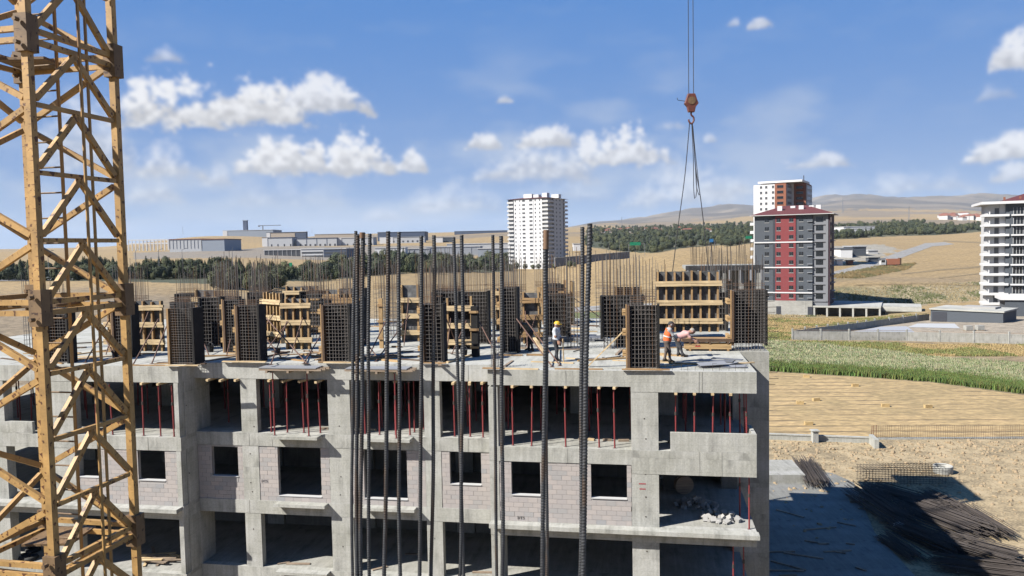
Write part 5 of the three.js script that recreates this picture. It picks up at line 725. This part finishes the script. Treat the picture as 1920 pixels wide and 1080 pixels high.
{ // red and grey tower
  const P = atDepth(1415, 590, 272), th = 27, W = 24.6, D = 19, fh = 2.92, n = 10, t = thing('red_grey_apartment_tower', 'new apartment block with red centre bay, slate grey walls and maroon roof', 'building', V3(P.x, P.y, P.z), -th * DEG), b = 5.2, H = b + n * fh + 0.4;
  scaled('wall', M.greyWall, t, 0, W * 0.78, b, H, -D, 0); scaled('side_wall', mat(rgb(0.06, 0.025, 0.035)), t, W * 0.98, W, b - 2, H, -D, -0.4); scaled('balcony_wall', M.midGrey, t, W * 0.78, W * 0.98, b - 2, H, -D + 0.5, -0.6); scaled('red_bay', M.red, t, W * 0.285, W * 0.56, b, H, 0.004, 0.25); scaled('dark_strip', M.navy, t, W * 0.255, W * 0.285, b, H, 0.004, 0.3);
  for (let k = 0; k < n; k++) { const y = b + k * fh; for (const [f, zf] of [[0.17, 0], [0.33, 0.25], [0.5, 0.25], [0.63, 0]]) { win(t, 'f', W * f - 0.7, W * f + 0.7, y + 0.95, y + 2.3, 0, zf, M.glass, M.offwhite); scaled('mullion', M.greyWall, t, W * f - 0.04, W * f + 0.04, y + 0.95, y + 2.3, zf + 0.03, zf + 0.06); }
    scaled('balcony', M.lightGrey, t, W * 0.71, W * 0.78, y + 0.9, y + 1.05, 0.004, 0.5); scaled('balcony_window', M.glass, t, W * 0.82, W * 0.915, y + 0.7, y + 2.5, -0.6, -0.56); scaled('pilaster', M.midGrey, t, W * 0.95, W * 0.98, y, y + fh, -0.598, -0.2); scaled('slab_edge', M.midGrey, t, W * 0.78, W * 0.98, y - 0.25, y + 0.25, -0.598, -0.3);
    scaled('balcony', M.white, t, -1.6, -0.004, y + 0.1, y + 1.1, -3, -0.3); scaled('balcony', M.white, t, -1.4, -0.004, y + 0.1, y + 1.1, -9, -6); scaled('side_window', M.glass, t, W, W + 0.03, y + 0.6, y + 2.3, -6, -3.5); scaled('side_balcony', M.lightGrey, t, W + 0.004, W + 0.9, y - 0.1, y + 0.15, -14, -10); }
  for (const k of [1, 4, 7]) scaled('white_band', M.white, t, -0.2, W * 0.78, b + k * fh - 0.35, b + k * fh + 0.05, 0.004, 0.42);
  scaled('podium', M.conc2, t, 0.8, W * 0.78, -3, b - 0.004, -D, 0.5); for (const f of [0.06, 0.3, 0.72]) scaled('podium_door', M.navy, t, W * f, W * f + 1.6, 0.2, 3.2, 0.5, 0.53);
  const r = part('roof', hipRoof(W, D, 3.4, 1.3, H + 0.25, M.roof), M.roof, t); r.position.set(W / 2, 0, -D / 2); scaled('eave', M.offwhite, t, -1.4, W + 1.4, H, H + 0.22, -D - 1.4, 1.4); for (const [x, z] of [[8, -4], [12, -7], [15, -5], [18, -8], [20.5, -6], [5, -8]]) scaled('chimney', M.white, t, x - 0.8, x + 0.8, H + 0.6, H + 3.4, z - 0.6, z + 0.6);
  // low annex: roof slab on columns
  const a = thing('parking_structure', 'low open concrete parking structure with flat roof beside the red tower', 'concrete structure', V3(P.x, P.y, P.z), -th * DEG), g = BLx => BLx; const X0 = W * 0.79, X1 = X0 + 21; scaled('roof_slab', M.conc, a, X0, X1, 3.1, 3.6, -24, 1.5); for (let i = 0; i < 6; i++) for (const z of [1.1, -5, -11, -17, -23]) scaled('column', M.conc, a, X0 + 0.2 + (X1 - X0 - 0.8) * i / 5, X0 + 0.75 + (X1 - X0 - 0.8) * i / 5, -3, 3.096, z - 0.3, z + 0.3); scaled('added_rear_wall', M.conc2, a, X0, X1, -3, 3.096, -23.9, -23.6); scaled('added_inner_wall', M.conc2, a, X0, X1, -3, 3.096, -8.2, -8); scaled('annex_slab', M.conc, a, X1 + 0.004, X1 + 12, 1.6, 3.2, -21, -6); scaled('annex_wall', M.conc2, a, X1 + 1, X1 + 11.5, -3, 1.596, -20, -7);
}
{ // white and brick towers behind
  const n = 17, fh = 2.92, P = atDepth(1413, 510, 418), t = thing('white_brick_apartment_tower', 'white apartment tower with brick red bays rising behind the red block', 'building', V3(P.x, terrainH(P.x, P.z) - 2, P.z), -30 * DEG), H = EYE + (449 - 346) * 418 / F - t.position.y;
  scaled('wall', M.white, t, 0, 11.2, 0, H, -14, 0); scaled('brick_bay', M.brick, t, 11.2, 17, 0, H + 0.2, -14, 0.6); scaled('side_wall', M.lightGrey, t, 17, 17.4, 0, H - 0.4, -13.5, 0); scaled('rear_block', M.white, t, 6, 18.2, 0, H + 1, -34, -14.01); scaled('brick_bay', M.brick, t, 18.2, 24.4, 0, H + 0.8, -34, -15); scaled('side_wall', M.lightGrey, t, 24.4, 24.8, 0, H, -33.5, -15.5); scaled('roof_parapet', M.white, t, 1, 24, H + 1.1, H + 2.2, -30, -6); scaled('roof_post', M.navy, t, 23, 23.4, H + 0.8, H + 5, -16, -15.6);
  for (let k = 8; k < n; k++) { const y = H - (n - k) * fh; for (const f of [4.0, 6.7, 10.2]) win(t, 'f', f - 0.6, f + 0.6, y + 0.9, y + 2.2, 0, 0, M.glassGrey, M.white); win(t, 'f', 12.4, 15.6, y + 0.8, y + 2.2, 0, 0.6, M.glass, M.brick); win(t, 'f', 19.4, 23, y + 0.8, y + 2.2, 0, -15, M.glass, M.brick); for (const z of [-2.5, -5.5, -8.5, -11.5]) win(t, 's', z - 0.8, z + 0.8, y + 0.8, y + 2.3, 17.4, 0, M.glass, M.offwhite); for (const z of [-19, -22, -26, -30]) win(t, 's', z - 0.8, z + 0.8, y + 0.8, y + 2.3, 24.8, 0, M.glass, M.offwhite); }
}
{ // right hand tower with white balconies
  const d = 227, P = atDepth(1890, 600, d), fh = 2.92, n = 11, t = thing('balcony_apartment_tower', 'slate grey apartment tower with long white balconies on the right', 'building', V3(P.x, P.y, P.z), -24 * DEG), b = 1.6, H = b + n * fh + 0.6;
  scaled('wall', M.greyWall, t, 0, 26, -3, H, -18, 0); scaled('corner_wall', M.offwhite, t, -5.4, -0.004, b, H, -14, -1.6); scaled('white_pier', M.white, t, -2.3, -0.9, b, H, -1.596, -1.3); scaled('corner_pier', M.greyWall, t, -0.9, -0.004, b, H, -1.59, -0.2);
  for (let k = 0; k < n; k++) { const y = b + k * fh; scaled('balcony', M.white, t, -6.6, -0.1, y - 0.1, y + 0.55, -7, 0.5); scaled('railing_post', M.white, t, -5.2, -4.95, y + 0.55, y + 1.6, -0.2, 0.0); scaled('balcony', M.white, t, 0.4, 4.0, y - 0.05, y + 0.4, 0.004, 1.1); scaled('window', M.glass, t, 0.9, 3.4, y + 0.45, y + 2.4, 0, 0.03); for (const x of [0.9, 1.75, 2.55, 3.35]) scaled('mullion', M.offwhite, t, x, x + 0.1, y + 0.45, y + 2.4, 0.032, 0.08); scaled('balcony', M.white, t, 5.4, 9, y - 0.05, y + 0.4, 0.004, 1.1); scaled('window', M.glass, t, 5.8, 8.6, y + 0.45, y + 2.4, 0, 0.03); scaled('glass_door', M.glassGrey, t, -3.6, -2.5, y + 0.55, y + 2.4, -1.598, -1.55); }
  scaled('eave', M.white, t, -7.4, 28, H, H + 0.75, -20, 1.8); const r = part('roof', hipRoof(30, 17, 2.6, 0.3, H + 0.76, M.roof), M.roof, t); r.position.set(13, 0, -10); for (const x of [-1, 3]) scaled('chimney', M.brick, t, x, x + 0.5, H + 0.76, H + 2.2, -4.5, -4);
  const L = thing('dark_plinth_block', 'dark grey low annexe with white roof edge beside the right tower', 'low building', atDepth(1884, 612, 215), -24 * DEG); L.position.y = terrainH(L.position.x, L.position.z); scaled('wall', M.greyWall, L, 0, 20, -2, 4.6, -9, 0); scaled('roof_edge', M.white, L, -1.2, 20.4, 4.604, 5.6, -9.4, 0.5);
  const q0 = T(1744, 603), q1 = T(1880, 606), B = thing('long_dark_annexe', 'long dark grey low block with pale flat roof beyond the wall', 'low building', q0, Math.atan2(q0.z - q1.z, q1.x - q0.x)); const LL = q0.distanceTo(q1); scaled('wall', M.greyWall, B, 0, LL, -2, 3.2, -12, -0.3); scaled('roof_slab', M.conc, B, -0.3, LL + 0.3, 3.204, 3.6, -13, 0); scaled('garage_mouth', M.navy, B, 0.4, 4, -1, 2.7, -0.296, -0.25); scaled('rubble_heap', M.rubble, B, 6, LL - 3, 3.604, 4.1, -10, -5);
}
// concrete panel wall round the plot: posts and panels
function panelWall(label, pts, step, h) {
  const t = thing('panel_wall', label, 'wall', V3(0, 0, 0)); for (let i = 0; i < pts.length - 1; i++) { const a = pts[i], b = pts[i + 1], L = a.distanceTo(b), n = Math.max(1, Math.round(L / step)); for (let k = 0; k < n; k++) { const p = a.clone().lerp(b, k / n), q = a.clone().lerp(b, (k + 1) / n); p.y = terrainH(p.x, p.z); q.y = terrainH(q.x, q.z); part('panel', stick(p.clone().setY(p.y + h * 0.42), q.clone().setY(q.y + h * 0.42), 0.14, h * 0.86), M.conc2, t); part('top_rail', stick(p.clone().setY(p.y + h * 0.97), q.clone().setY(q.y + h * 0.97), 0.08, 0.08), M.woodGrey, t); part('post', stick(p.clone().setY(p.y - 0.2), p.clone().setY(p.y + h * 1.1), 0.3), M.conc, t); } } return t;
}
panelWall('long pale concrete panel wall with posts beyond the reeds', [T(1486, 637), T(1700, 639), T(1960, 646)], 6, 2.1);
panelWall('panel wall running back from the plot corner towards the towers', [T(1486, 636), T(1640, 613), T(1742, 600)], 7, 2.0);
sheet('paved_court', [[1600, 622], [1650, 613], [1700, 612]], [[1580, 628], [1660, 627], [1720, 627]], 8, 4, mat(rgb(0.42, 0.44, 0.48), 0.9), 0.05);
sheet('paved_court', [[1720, 607], [1790, 607]], [[1700, 614], [1800, 616]], 6, 3, mat(rgb(0.55, 0.56, 0.56), 0.9), 0.05);
{ const p = T(1812, 621), t = thing('pallet_stack', 'two small grey block pallets inside the walled plot', 'block pallets', p); for (const x of [0, 2.6]) { scaled('blocks', M.conc2, t, x, x + 1.5, 0.14, 1.2, -1.2, 0); scaled('pallet', M.woodGrey, t, x - 0.05, x + 1.55, 0, 0.138, -1.25, 0.05); } }

// farmyard, sheds, truck along the gravel road
function shed(label, px0, px1, yTop, yBase, d, m, o = {}) {
  if (d === 0) d = -T((px0 + px1) / 2, yBase).z;
  const a = atDepth(px0, yBase, d), b = atDepth(px1, yBase, d), top = atDepth((px0 + px1) / 2, yTop, d), W = b.x - a.x, h = top.y - (a.y + b.y) / 2, D = o.depth || Math.min(60, W * 0.6), turn = o.turn || 0;
  const t = thing(o.name || 'warehouse', label, o.cat || 'warehouse', V3(a.x, (a.y + b.y) / 2, a.z), turn, o.group); scaled('wall', m, t, 0, W, -6, h, -D, 0);
  if (o.gable) { const s = new THREE.Shape([[-0.4, 0], [D / 2, h * 0.25], [D + 0.4, 0]].map(p => new THREE.Vector2(...p))); part('roof', new THREE.ExtrudeGeometry(s, { depth: W + 0.8, bevelEnabled: false }).rotateY(Math.PI / 2).translate(-0.4, h + 0.01, 0), o.roof || M.offwhite, t); } else scaled('roof', o.roof || M.offwhite, t, -0.5, W + 0.5, h + 0.004, h + Math.max(0.5, h * 0.07), -D - 0.5, 0.5);
  if (o.endWall) scaled('end_bay', M.white, t, 0, W * o.endWall, -5, h - 0.1, 0.004, 0.4);
  const nd = o.doors || 0; for (let i = 0; i < nd; i++) { const x = W * (0.1 + 0.85 * i / Math.max(1, nd - 1)) - W * 0.02; scaled('door', M.navy, t, x, x + W * 0.035, 0, h * 0.3, 0.005, 0.2); }
  for (let r = 0; r < (o.rows || 0); r++) scaled('window_band', M.glassGrey, t, W * 0.03, W * 0.97, h * (0.2 + r * 0.36), h * (0.38 + r * 0.36), 0.005, 0.15);
  if (o.ribs) for (let i = 0; i <= o.ribs; i++) { const x = W * i / o.ribs; scaled('facade_rib', o.ribM || M.lightGrey, t, x - W * 0.004, x + W * 0.004, 0, h, 0.005, 0.3); } return t;
}
shed('white farm building with dark side in the yard behind the red tower', 1576, 1597, 467, 483, 0, M.white, { name: 'farm_building', cat: 'farm building', depth: 26, roof: M.greyWall, turn: -0.15 });
shed('dark open shed beside the white farm building', 1599, 1624, 463, 480, 0, M.greyWall, { name: 'farm_shed', cat: 'shed', depth: 14, roof: M.lightGrey });
shed('low pale slab-roofed shed on the farmyard', 1628, 1646, 470, 476, 0, M.offwhite, { name: 'farm_shed', cat: 'shed', depth: 10 });
shed('tiny white hut with dark door by the gravel road', 1569, 1580, 488, 498, 0, M.white, { name: 'hut', cat: 'hut', depth: 3, doors: 1, roof: M.white });
shed('small brown hut near the white hut by the road', 1590, 1600, 489, 497, 0, M.brick, { name: 'hut', cat: 'hut', depth: 3, roof: M.woodGrey });
shed('small grey bunker of blocks at the roadside', 1629, 1650, 483, 491, 0, M.greyWall, { name: 'hut', cat: 'hut', depth: 4, roof: M.conc2 });
{ const p = T(1652, 500), t = thing('dump_truck', 'parked truck with pale cab and dull orange tipper body on road verge', 'truck', p, -0.05); const s = 1.15; scaled('cab', M.offwhite, t, 0, 2.3 * s, 1, 3.3 * s, -2.4, 0); scaled('windscreen', M.glass, t, 0.2, 1.8 * s, 2.3, 3.1 * s, 0.004, 0.05); scaled('chassis', M.rubber, t, 0, 9.4 * s, 0.75, 0.995, -2.2, -0.2); scaled('tipper_body', M.orange, t, 2.9 * s, 8.6 * s, 1, 3.6 * s, -2.5, 0); scaled('tailgate', M.woodDark, t, 8.6 * s + 0.004, 9.3 * s, 1, 3.9 * s, -2.5, 0); scaled('mixer_frame', M.greyWall, t, -0.6, 2.2 * s, 3.32 * s, 3.8 * s, -2.2, -0.2); for (const x of [1.1, 4.6, 7.0, 8.4]) part('wheel', new THREE.CylinderGeometry(0.55, 0.55, 0.4, 14).rotateX(Math.PI / 2).translate(x * s, 0.55, -0.1), M.rubber, t); }

// industrial estate on the left and the middle
const IN = { name: 'warehouse', cat: 'warehouse' };
shed('long pale warehouse with red roof line on the bare slope', 318, 378, 449, 466, 800, M.grid, { ...IN, ribs: 9, roof: M.brick, depth: 50 }); shed('blue-grey end of the red-edged warehouse', 379, 421, 449, 466, 800, M.blueMetal, { ...IN, depth: 50, roof: M.brick });
{ const d = 860, t = thing('steel_frame_hall', 'unfinished white steel frame hall beside the pale warehouse', 'steel frame', atDepth(240, 464, d)); const s = d / F; for (let i = 0; i < 12; i++) { const x = i * 6.8 * s; scaled('column', M.white, t, x, x + 0.9, -4, 13.5 * s, -0.9, 0); scaled('rear_column', M.white, t, x + 3, x + 3.9, -4, 13 * s, -30, -29); } for (const y of [6, 12.5]) { scaled('beam', M.white, t, 0, 75 * s, y * s, y * s + 1.1, -1.1, -0.05); scaled('beam', M.white, t, 0, 75 * s, y * s, y * s + 1.1, -30.1, -29.1); } }
shed('wide blue hall on the ridge below the tall tower', 418, 512, 432, 442, 1560, M.blueMetal, { ...IN, endWall: 0.09, depth: 60, roof: M.grid });
shed('tall slender blue-grey tower on the ridge', 456, 463, 414, 433, 1580, M.blueDark, { name: 'ridge_tower', cat: 'tower', depth: 8, roof: M.blueMetal });
shed('cream hall with blue end block behind the dark warehouses', 500, 553, 436, 447, 1080, M.cream, { ...IN, endWall: 0.13, roof: M.blueDark }); shed('dark blue block at the end of the cream hall', 554, 574, 435, 447, 1075, M.blueDark, { ...IN });
shed('grey loading hall with white corner and dark dock doors', 492, 548, 446, 463, 980, M.grid, { ...IN, endWall: 0.18, doors: 5, roof: M.blueDark }); shed('long blue-grey loading hall with many dock doors', 556, 632, 447, 462, 985, M.grid, { ...IN, doors: 8, roof: M.blueDark, ribs: 4, ribM: M.blueDark }); shed('pale grey loading hall with white corner near the bars', 634, 700, 446, 461, 990, M.grid, { ...IN, doors: 6, endWall: 0.1, roof: M.offwhite }); shed('low tan roofed hall on the skyline', 590, 665, 439, 446, 1300, M.cream, { ...IN, roof: M.offwhite });
shed('glass-fronted factory office with white saw roof', 496, 564, 469, 483, 660, M.glassGrey, { ...IN, rows: 1, ribs: 8, ribM: M.white, roof: M.white, depth: 60 }); shed('white three-storey factory office with window bands', 565, 607, 467, 486, 655, M.white, { ...IN, rows: 2, roof: M.white, depth: 60 }); shed('dark striped factory office with white bands', 608, 650, 467, 486, 650, M.blueDark, { ...IN, rows: 2, roof: M.white, depth: 60 });
shed('huge dark blue hall on the skyline behind the bars', 708, 796, 435, 444, 1150, M.blueDark, { ...IN, depth: 50, roof: M.blueMetal }); shed('grey lower front of the dark blue hall with dock doors', 712, 796, 444.5, 454, 1120, M.grid, { ...IN, doors: 9, endWall: 0.3, roof: M.blueMetal, depth: 20 });
shed('bright white warehouse among the starter bars', 703, 760, 465, 479, 720, M.white, { ...IN, roof: M.white }); shed('grey sided warehouse next to the bright white one', 757, 806, 467, 478, 740, M.lightGrey, { ...IN, roof: M.offwhite, ribs: 5 }); shed('long white roofed warehouse left of the white tower', 800, 900, 463, 475, 760, M.lightGrey, { ...IN, roof: M.white, ribs: 6, depth: 70 }); shed('white factory with bright roof beside the white tower', 838, 962, 457, 470, 840, M.offwhite, { ...IN, roof: M.white, depth: 70 }); shed('blue-grey warehouse gable beside the white tower', 896, 955, 466, 477, 720, M.blueMetal, { ...IN, roof: M.white }); shed('long dark roof hall on the middle skyline', 852, 960, 433, 437, 1900, M.blueDark, { ...IN, depth: 80, roof: M.greyWall }); shed('small white office on the tan slope', 815, 830, 445, 451, 1100, M.white, { ...IN, name: 'office', cat: 'office' }); shed('dark low workshop on the tan slope', 830, 850, 445, 451, 1110, M.greyWall, { ...IN });
shed('long white greenhouse roofs beyond the tree belt', 1582, 1640, 425, 431, 900, M.white, { ...IN, roof: M.white, rows: 1, depth: 30 }); shed('yellow canopy roof showing between the bars', 697, 722, 479, 483, 640, M.yellow, { ...IN, name: 'canopy', cat: 'canopy', depth: 12, roof: M.yellow });
shed('white low buildings beside the highway overpass', 1075, 1092, 457, 459, 780, M.white, { ...IN, depth: 10 });
// village houses scattered over the far slope
{ const h0 = thing('village_house', 'tiny pale house in the distant hillside village', 'house', V3(0, 0, 0), 0, 'distant village houses'); scaled('wall', M.offwhite, h0, -5, 5, -2, 6, -4, 4); part('roof', hipRoof(10, 8, 2.4, 0.5, 6.01, M.roof), M.brick, h0); const q = rng(15); for (let i = 0; i < 70; i++) { const v = i < 44, px = v ? 1115 + q() * 220 : 1770 + q() * 85, py = v ? 437 - q() * 8 : 404 + q() * 10, p = T(px, py); const c = i ? copy(h0, p, q() * 3) : (h0.position.copy(p), h0); const s = (v ? 0.8 : 1.6) * (0.7 + q() * 0.7); c.scale.set(s * (1 + q()), s * 0.9, s); } }

// ───────────────────────── lamp posts, signs, pylons, far crane ─────────────────────────
{ const lp = thing('lamp_post', 'thin street lamp post standing beside the highway', 'lamp post', V3(0, 0, 0), 0, 'highway lamp posts'); part('pole', rod(V3(0, 0, 0), V3(0, 11, 0), 0.16, 6, 0.09), M.metal, lp); part('arm', rod(V3(0, 10.9, 0), V3(1.6, 11.4, 0), 0.07, 5), M.metal, lp); part('lamp_head', boxAt(1.3, 2.2, 11.35, 11.55, -0.2, 0.2), M.metal, lp); let k = 0; for (const [px, py] of [[256, 517], [299, 516], [343, 514], [437, 511], [92, 521], [904, 485], [1142, 474], [1162, 472], [1218, 466], [1255, 462], [1273, 461], [1292, 460], [1317, 458], [1342, 455]]) { const p = T(px, py); if (!k++) lp.position.copy(p); else copy(lp, p, R() * 3); } }
{ const sg = (label, px, py, w, h, d, m) => { const p = atDepth(px, py, d), s = d / F, g = T(px, py + 12), t = thing('road_sign', label, 'road sign', V3(p.x, terrainH(p.x, p.z), p.z)); const y = p.y - t.position.y; part('board', boxAt(-w * s / 2, w * s / 2, y - h * s / 2, y + h * s / 2, -0.1, 0.1), m, t); for (const x of [-w * s * 0.6, w * s * 0.9]) part('gantry_leg', rod(V3(x, -1, -0.3), V3(x, y, -0.3), 0.18, 6), M.metal, t); part('gantry_beam', rod(V3(-w * s * 0.6, y, -0.3), V3(w * s * 0.9, y, -0.3), 0.14, 6), M.metal, t); };
  sg('green highway sign on a gantry beyond the embankment', 1191, 457, 20, 6, 620, M.sign); sg('green highway sign next to the red tower', 1404, 445, 12, 5, 700, M.sign); sg('small blue road sign above the tree belt', 1334, 451, 7, 6, 660, M.signBlue); sg('green road sign among trees behind the forms', 545, 497, 6, 9, 420, M.sign); }
{ const py = thing('pylon', 'slim lattice mast on the far hillside', 'mast', V3(0, 0, 0), 0, 'masts on the far hills'); for (const [x, z] of [[-1, -1], [1, -1], [1, 1], [-1, 1]]) part('mast_leg', rod(V3(x * 2, 0, z * 2), V3(x * 0.3, 50, z * 0.3), 0.35, 4), M.metal, py); for (let y = 6; y < 50; y += 7) part('mast_brace', rod(V3(-2 + y * 0.034, y, 0), V3(2 - y * 0.034, y + 5, 0), 0.25, 4), M.metal, py); const spots = [[1580, 399, 0.9], [1704, 420, 1.1], [1817, 425, 0.7], [1166, 428, 0.7], [343, 439, 0.5], [585, 437, 0.3]]; spots.forEach(([px, p_, s], i) => { const p = T(px, p_), d = -p.z, c = i ? copy(py, p, R()) : (py.position.copy(p), py); const k = s * 30 * d / F / 50; c.scale.set(k, k, k); }); }
{ const p = atDepth(493, 432, 1700), t = thing('distant_crane', 'distant tower crane on the skyline above the ridge hall', 'tower crane', V3(p.x, terrainH(p.x, p.z), p.z)), y = p.y + 10 - t.position.y; part('mast', boxAt(-0.9, 0.9, -2, y, -0.9, 0.9), M.metal, t); part('jib', boxAt(-10, 40, y, y + 1.4, -0.7, 0.7), M.metal, t); part('counterweight', boxAt(-10, -6, y - 2, y - 0.01, -1, 1), M.metal, t); }
// highway embankment beyond the first crest
{ const a = T(1060, 492), b = T(1190, 478), t = thing('highway_embankment', 'dark retaining wall of the highway beyond the tan field', 'retaining wall', V3(0, 0, 0)); const A = atDepth(1040, 486, 470), B = atDepth(1180, 474, 500); part('wall', stick(A.clone().setY(A.y - 2), B.clone().setY(B.y - 2), 1, 5), M.midGrey, t); part('parapet', stick(A.clone().setY(A.y + 0.71), B.clone().setY(B.y + 0.71), 1.3, 0.4), M.conc2, t); }

// ───────────────────────── trees ─────────────────────────
function leafGeo(kind, seed, n) { const q = rng(seed), pos = [], nor = []; for (let i = 0; i < n; i++) { let x, y, z, s; if (kind === 'pine') { const t = Math.pow(q(), 0.8); y = 0.1 + 0.9 * t; const r = (1 - t) * 0.27 * (0.45 + 0.55 * Math.sqrt(q())) + 0.02, a = q() * 6.28; x = Math.cos(a) * r; z = Math.sin(a) * r; s = 0.03 + 0.035 * (1 - t); } else { const a = q() * 6.28, c = Math.acos(2 * q() - 1), r = (0.55 + 0.45 * Math.sqrt(q())) * (0.8 + 0.35 * vn(a * 2 + seed, c * 3)); x = Math.cos(a) * Math.sin(c) * r * 0.4; y = 0.56 + Math.cos(c) * r * 0.42; z = Math.sin(a) * Math.sin(c) * r * 0.4; s = 0.032 + 0.03 * q(); }
    const d = V3(x, (y - 0.5) * 0.8, z).normalize(), u = V3(q() - 0.5, q() - 0.5, q() - 0.5).cross(d).normalize(), w = d.clone().cross(u).addScaledVector(V3(q() - 0.5, q() - 0.5, q() - 0.5), 0.8); for (const [a, b] of [[-1, -0.6], [1, -0.6], [0, 1]]) pos.push(x + (u.x * a + w.x * b) * s, y + (u.y * a + w.y * b) * s, z + (u.z * a + w.z * b) * s); }
  const g = new THREE.BufferGeometry(); g.setAttribute('position', new THREE.Float32BufferAttribute(pos, 3)); g.computeVertexNormals(); return g; }
const leafM = [[0.05, 0.075, 0.035], [0.075, 0.095, 0.04], [0.095, 0.11, 0.05], [0.06, 0.08, 0.045]].map(c => mat(rgb(c[0] * 1.15, c[1] * 1.1, c[2] * 1.0), 0.95));
const crowns = [['pine', 420], ['pine', 420], ['leaf', 560], ['leaf', 560]].map(([k, n], i) => leafGeo(k, 60 + i, n));
{ // single trees along the near edge of the belts
  const proto = crowns.map((g, i) => { const t = thing(i < 2 ? 'pine_tree' : 'broadleaf_tree', i < 2 ? 'young dark pine tree in the belt along the highway' : 'round grey-green tree in the belt along the highway', 'tree', V3(0, 0, 0), 0, i < 2 ? 'pines along the highway' : 'broadleaf trees along the highway'); part('trunk', rod(V3(0, -0.05, 0), V3(0, 0.5, 0), 0.03, 6, 0.015), M.trunk, t); part('crown', g, leafM[i], t); return t; });
  const q = rng(23), used = [0, 0, 0, 0], put = (p, i, h) => { const c = used[i]++ ? copy(proto[i], p, q() * 6) : proto[i]; c.position.copy(p); c.scale.set(h * (0.9 + q() * 0.5), h, h * (0.9 + q() * 0.5)); };
  for (let i = 0; i < 46; i++) put(T(-40 + i * 13 + q() * 9, 519 + q() * 9 - i * 0.12), q() < 0.7 ? Math.floor(q() * 2) : 2 + Math.floor(q() * 2), 3.2 + q() * 3);
  for (let i = 0; i < 22; i++) put(T(610 + i * 16 + q() * 9, 516 - i * 0.5 + q() * 4), q() < 0.3 ? Math.floor(q() * 2) : 2 + Math.floor(q() * 2), 4.5 + q() * 4);
  for (const [px, py, h] of [[1068, 503, 5], [1078, 502, 3.5], [985, 507, 5], [968, 507, 6], [1000, 506, 4], [1010, 506, 4.5], [1040, 505, 4]]) put(T(px, py), 2 + Math.floor(q() * 2), h);
}
{ // the mass of the belts
  const q = rng(31), lists = crowns.map(() => []); const fill = (poly, n, pr, yr, h0, h1, pine) => { let k = 0, guard = 0; while (k < n && guard++ < n * 8) { const px = pr[0] + q() * (pr[1] - pr[0]), py = yr[0] + q() * (yr[1] - yr[0]), p = T(px, py); if (!inside(poly, p.x, p.z)) continue; if (fbm(p.x / 38, p.z / 38, 3) < 0.46) continue; k++; lists[q() < pine ? Math.floor(q() * 2) : 2 + Math.floor(q() * 2)].push([p, (h0 + q() * (h1 - h0))]); } };
  fill(Z.woodL, 1300, [-150, 960], [484, 532], 3.0, 6.2, 0.75); fill(Z.woodR, 1300, [1095, 1425], [424, 476], 5, 9, 0.3); fill(Z.woodFar, 900, [1550, 1990], [418, 452], 5.5, 9, 0.35);
  fill(zone([[620, 520], [620, 498], [960, 486], [960, 510]]), 260, [620, 960], [486, 520], 5, 9, 0.3); fill(zone([[1100, 438], [1100, 428], [1340, 420], [1420, 420], [1420, 432]]), 300, [1100, 1420], [420, 438], 7, 11, 0.2); fill(zone([[400, 545], [400, 515], [520, 512], [560, 530], [500, 548]]), 90, [400, 560], [512, 548], 3, 6, 0.1);
  lists.forEach((l, i) => { const im = new THREE.InstancedMesh(crowns[i], leafM[i], l.length), m = new THREE.Matrix4(); l.forEach(([p, h], k) => { m.compose(p.clone().setY(p.y - 0.4), new THREE.Quaternion().setFromAxisAngle(V3(0, 1, 0), q() * 6.28), V3(h * (0.75 + q() * 0.6), h * (0.8 + q() * 0.5), h * (0.75 + q() * 0.6))); im.setMatrixAt(k, m); }); im.name = numbered('tree_belt'); im.userData = { kind: 'stuff', label: ['far mass of dark narrow pines in the tree belts', 'far mass of slightly paler narrow pines in the tree belts', 'far mass of rounded green trees in the tree belts', 'far mass of dull rounded trees in the tree belts'][i], category: 'trees' }; shadow(im); scene.add(im); });
}
renderer.render(scene, camera);
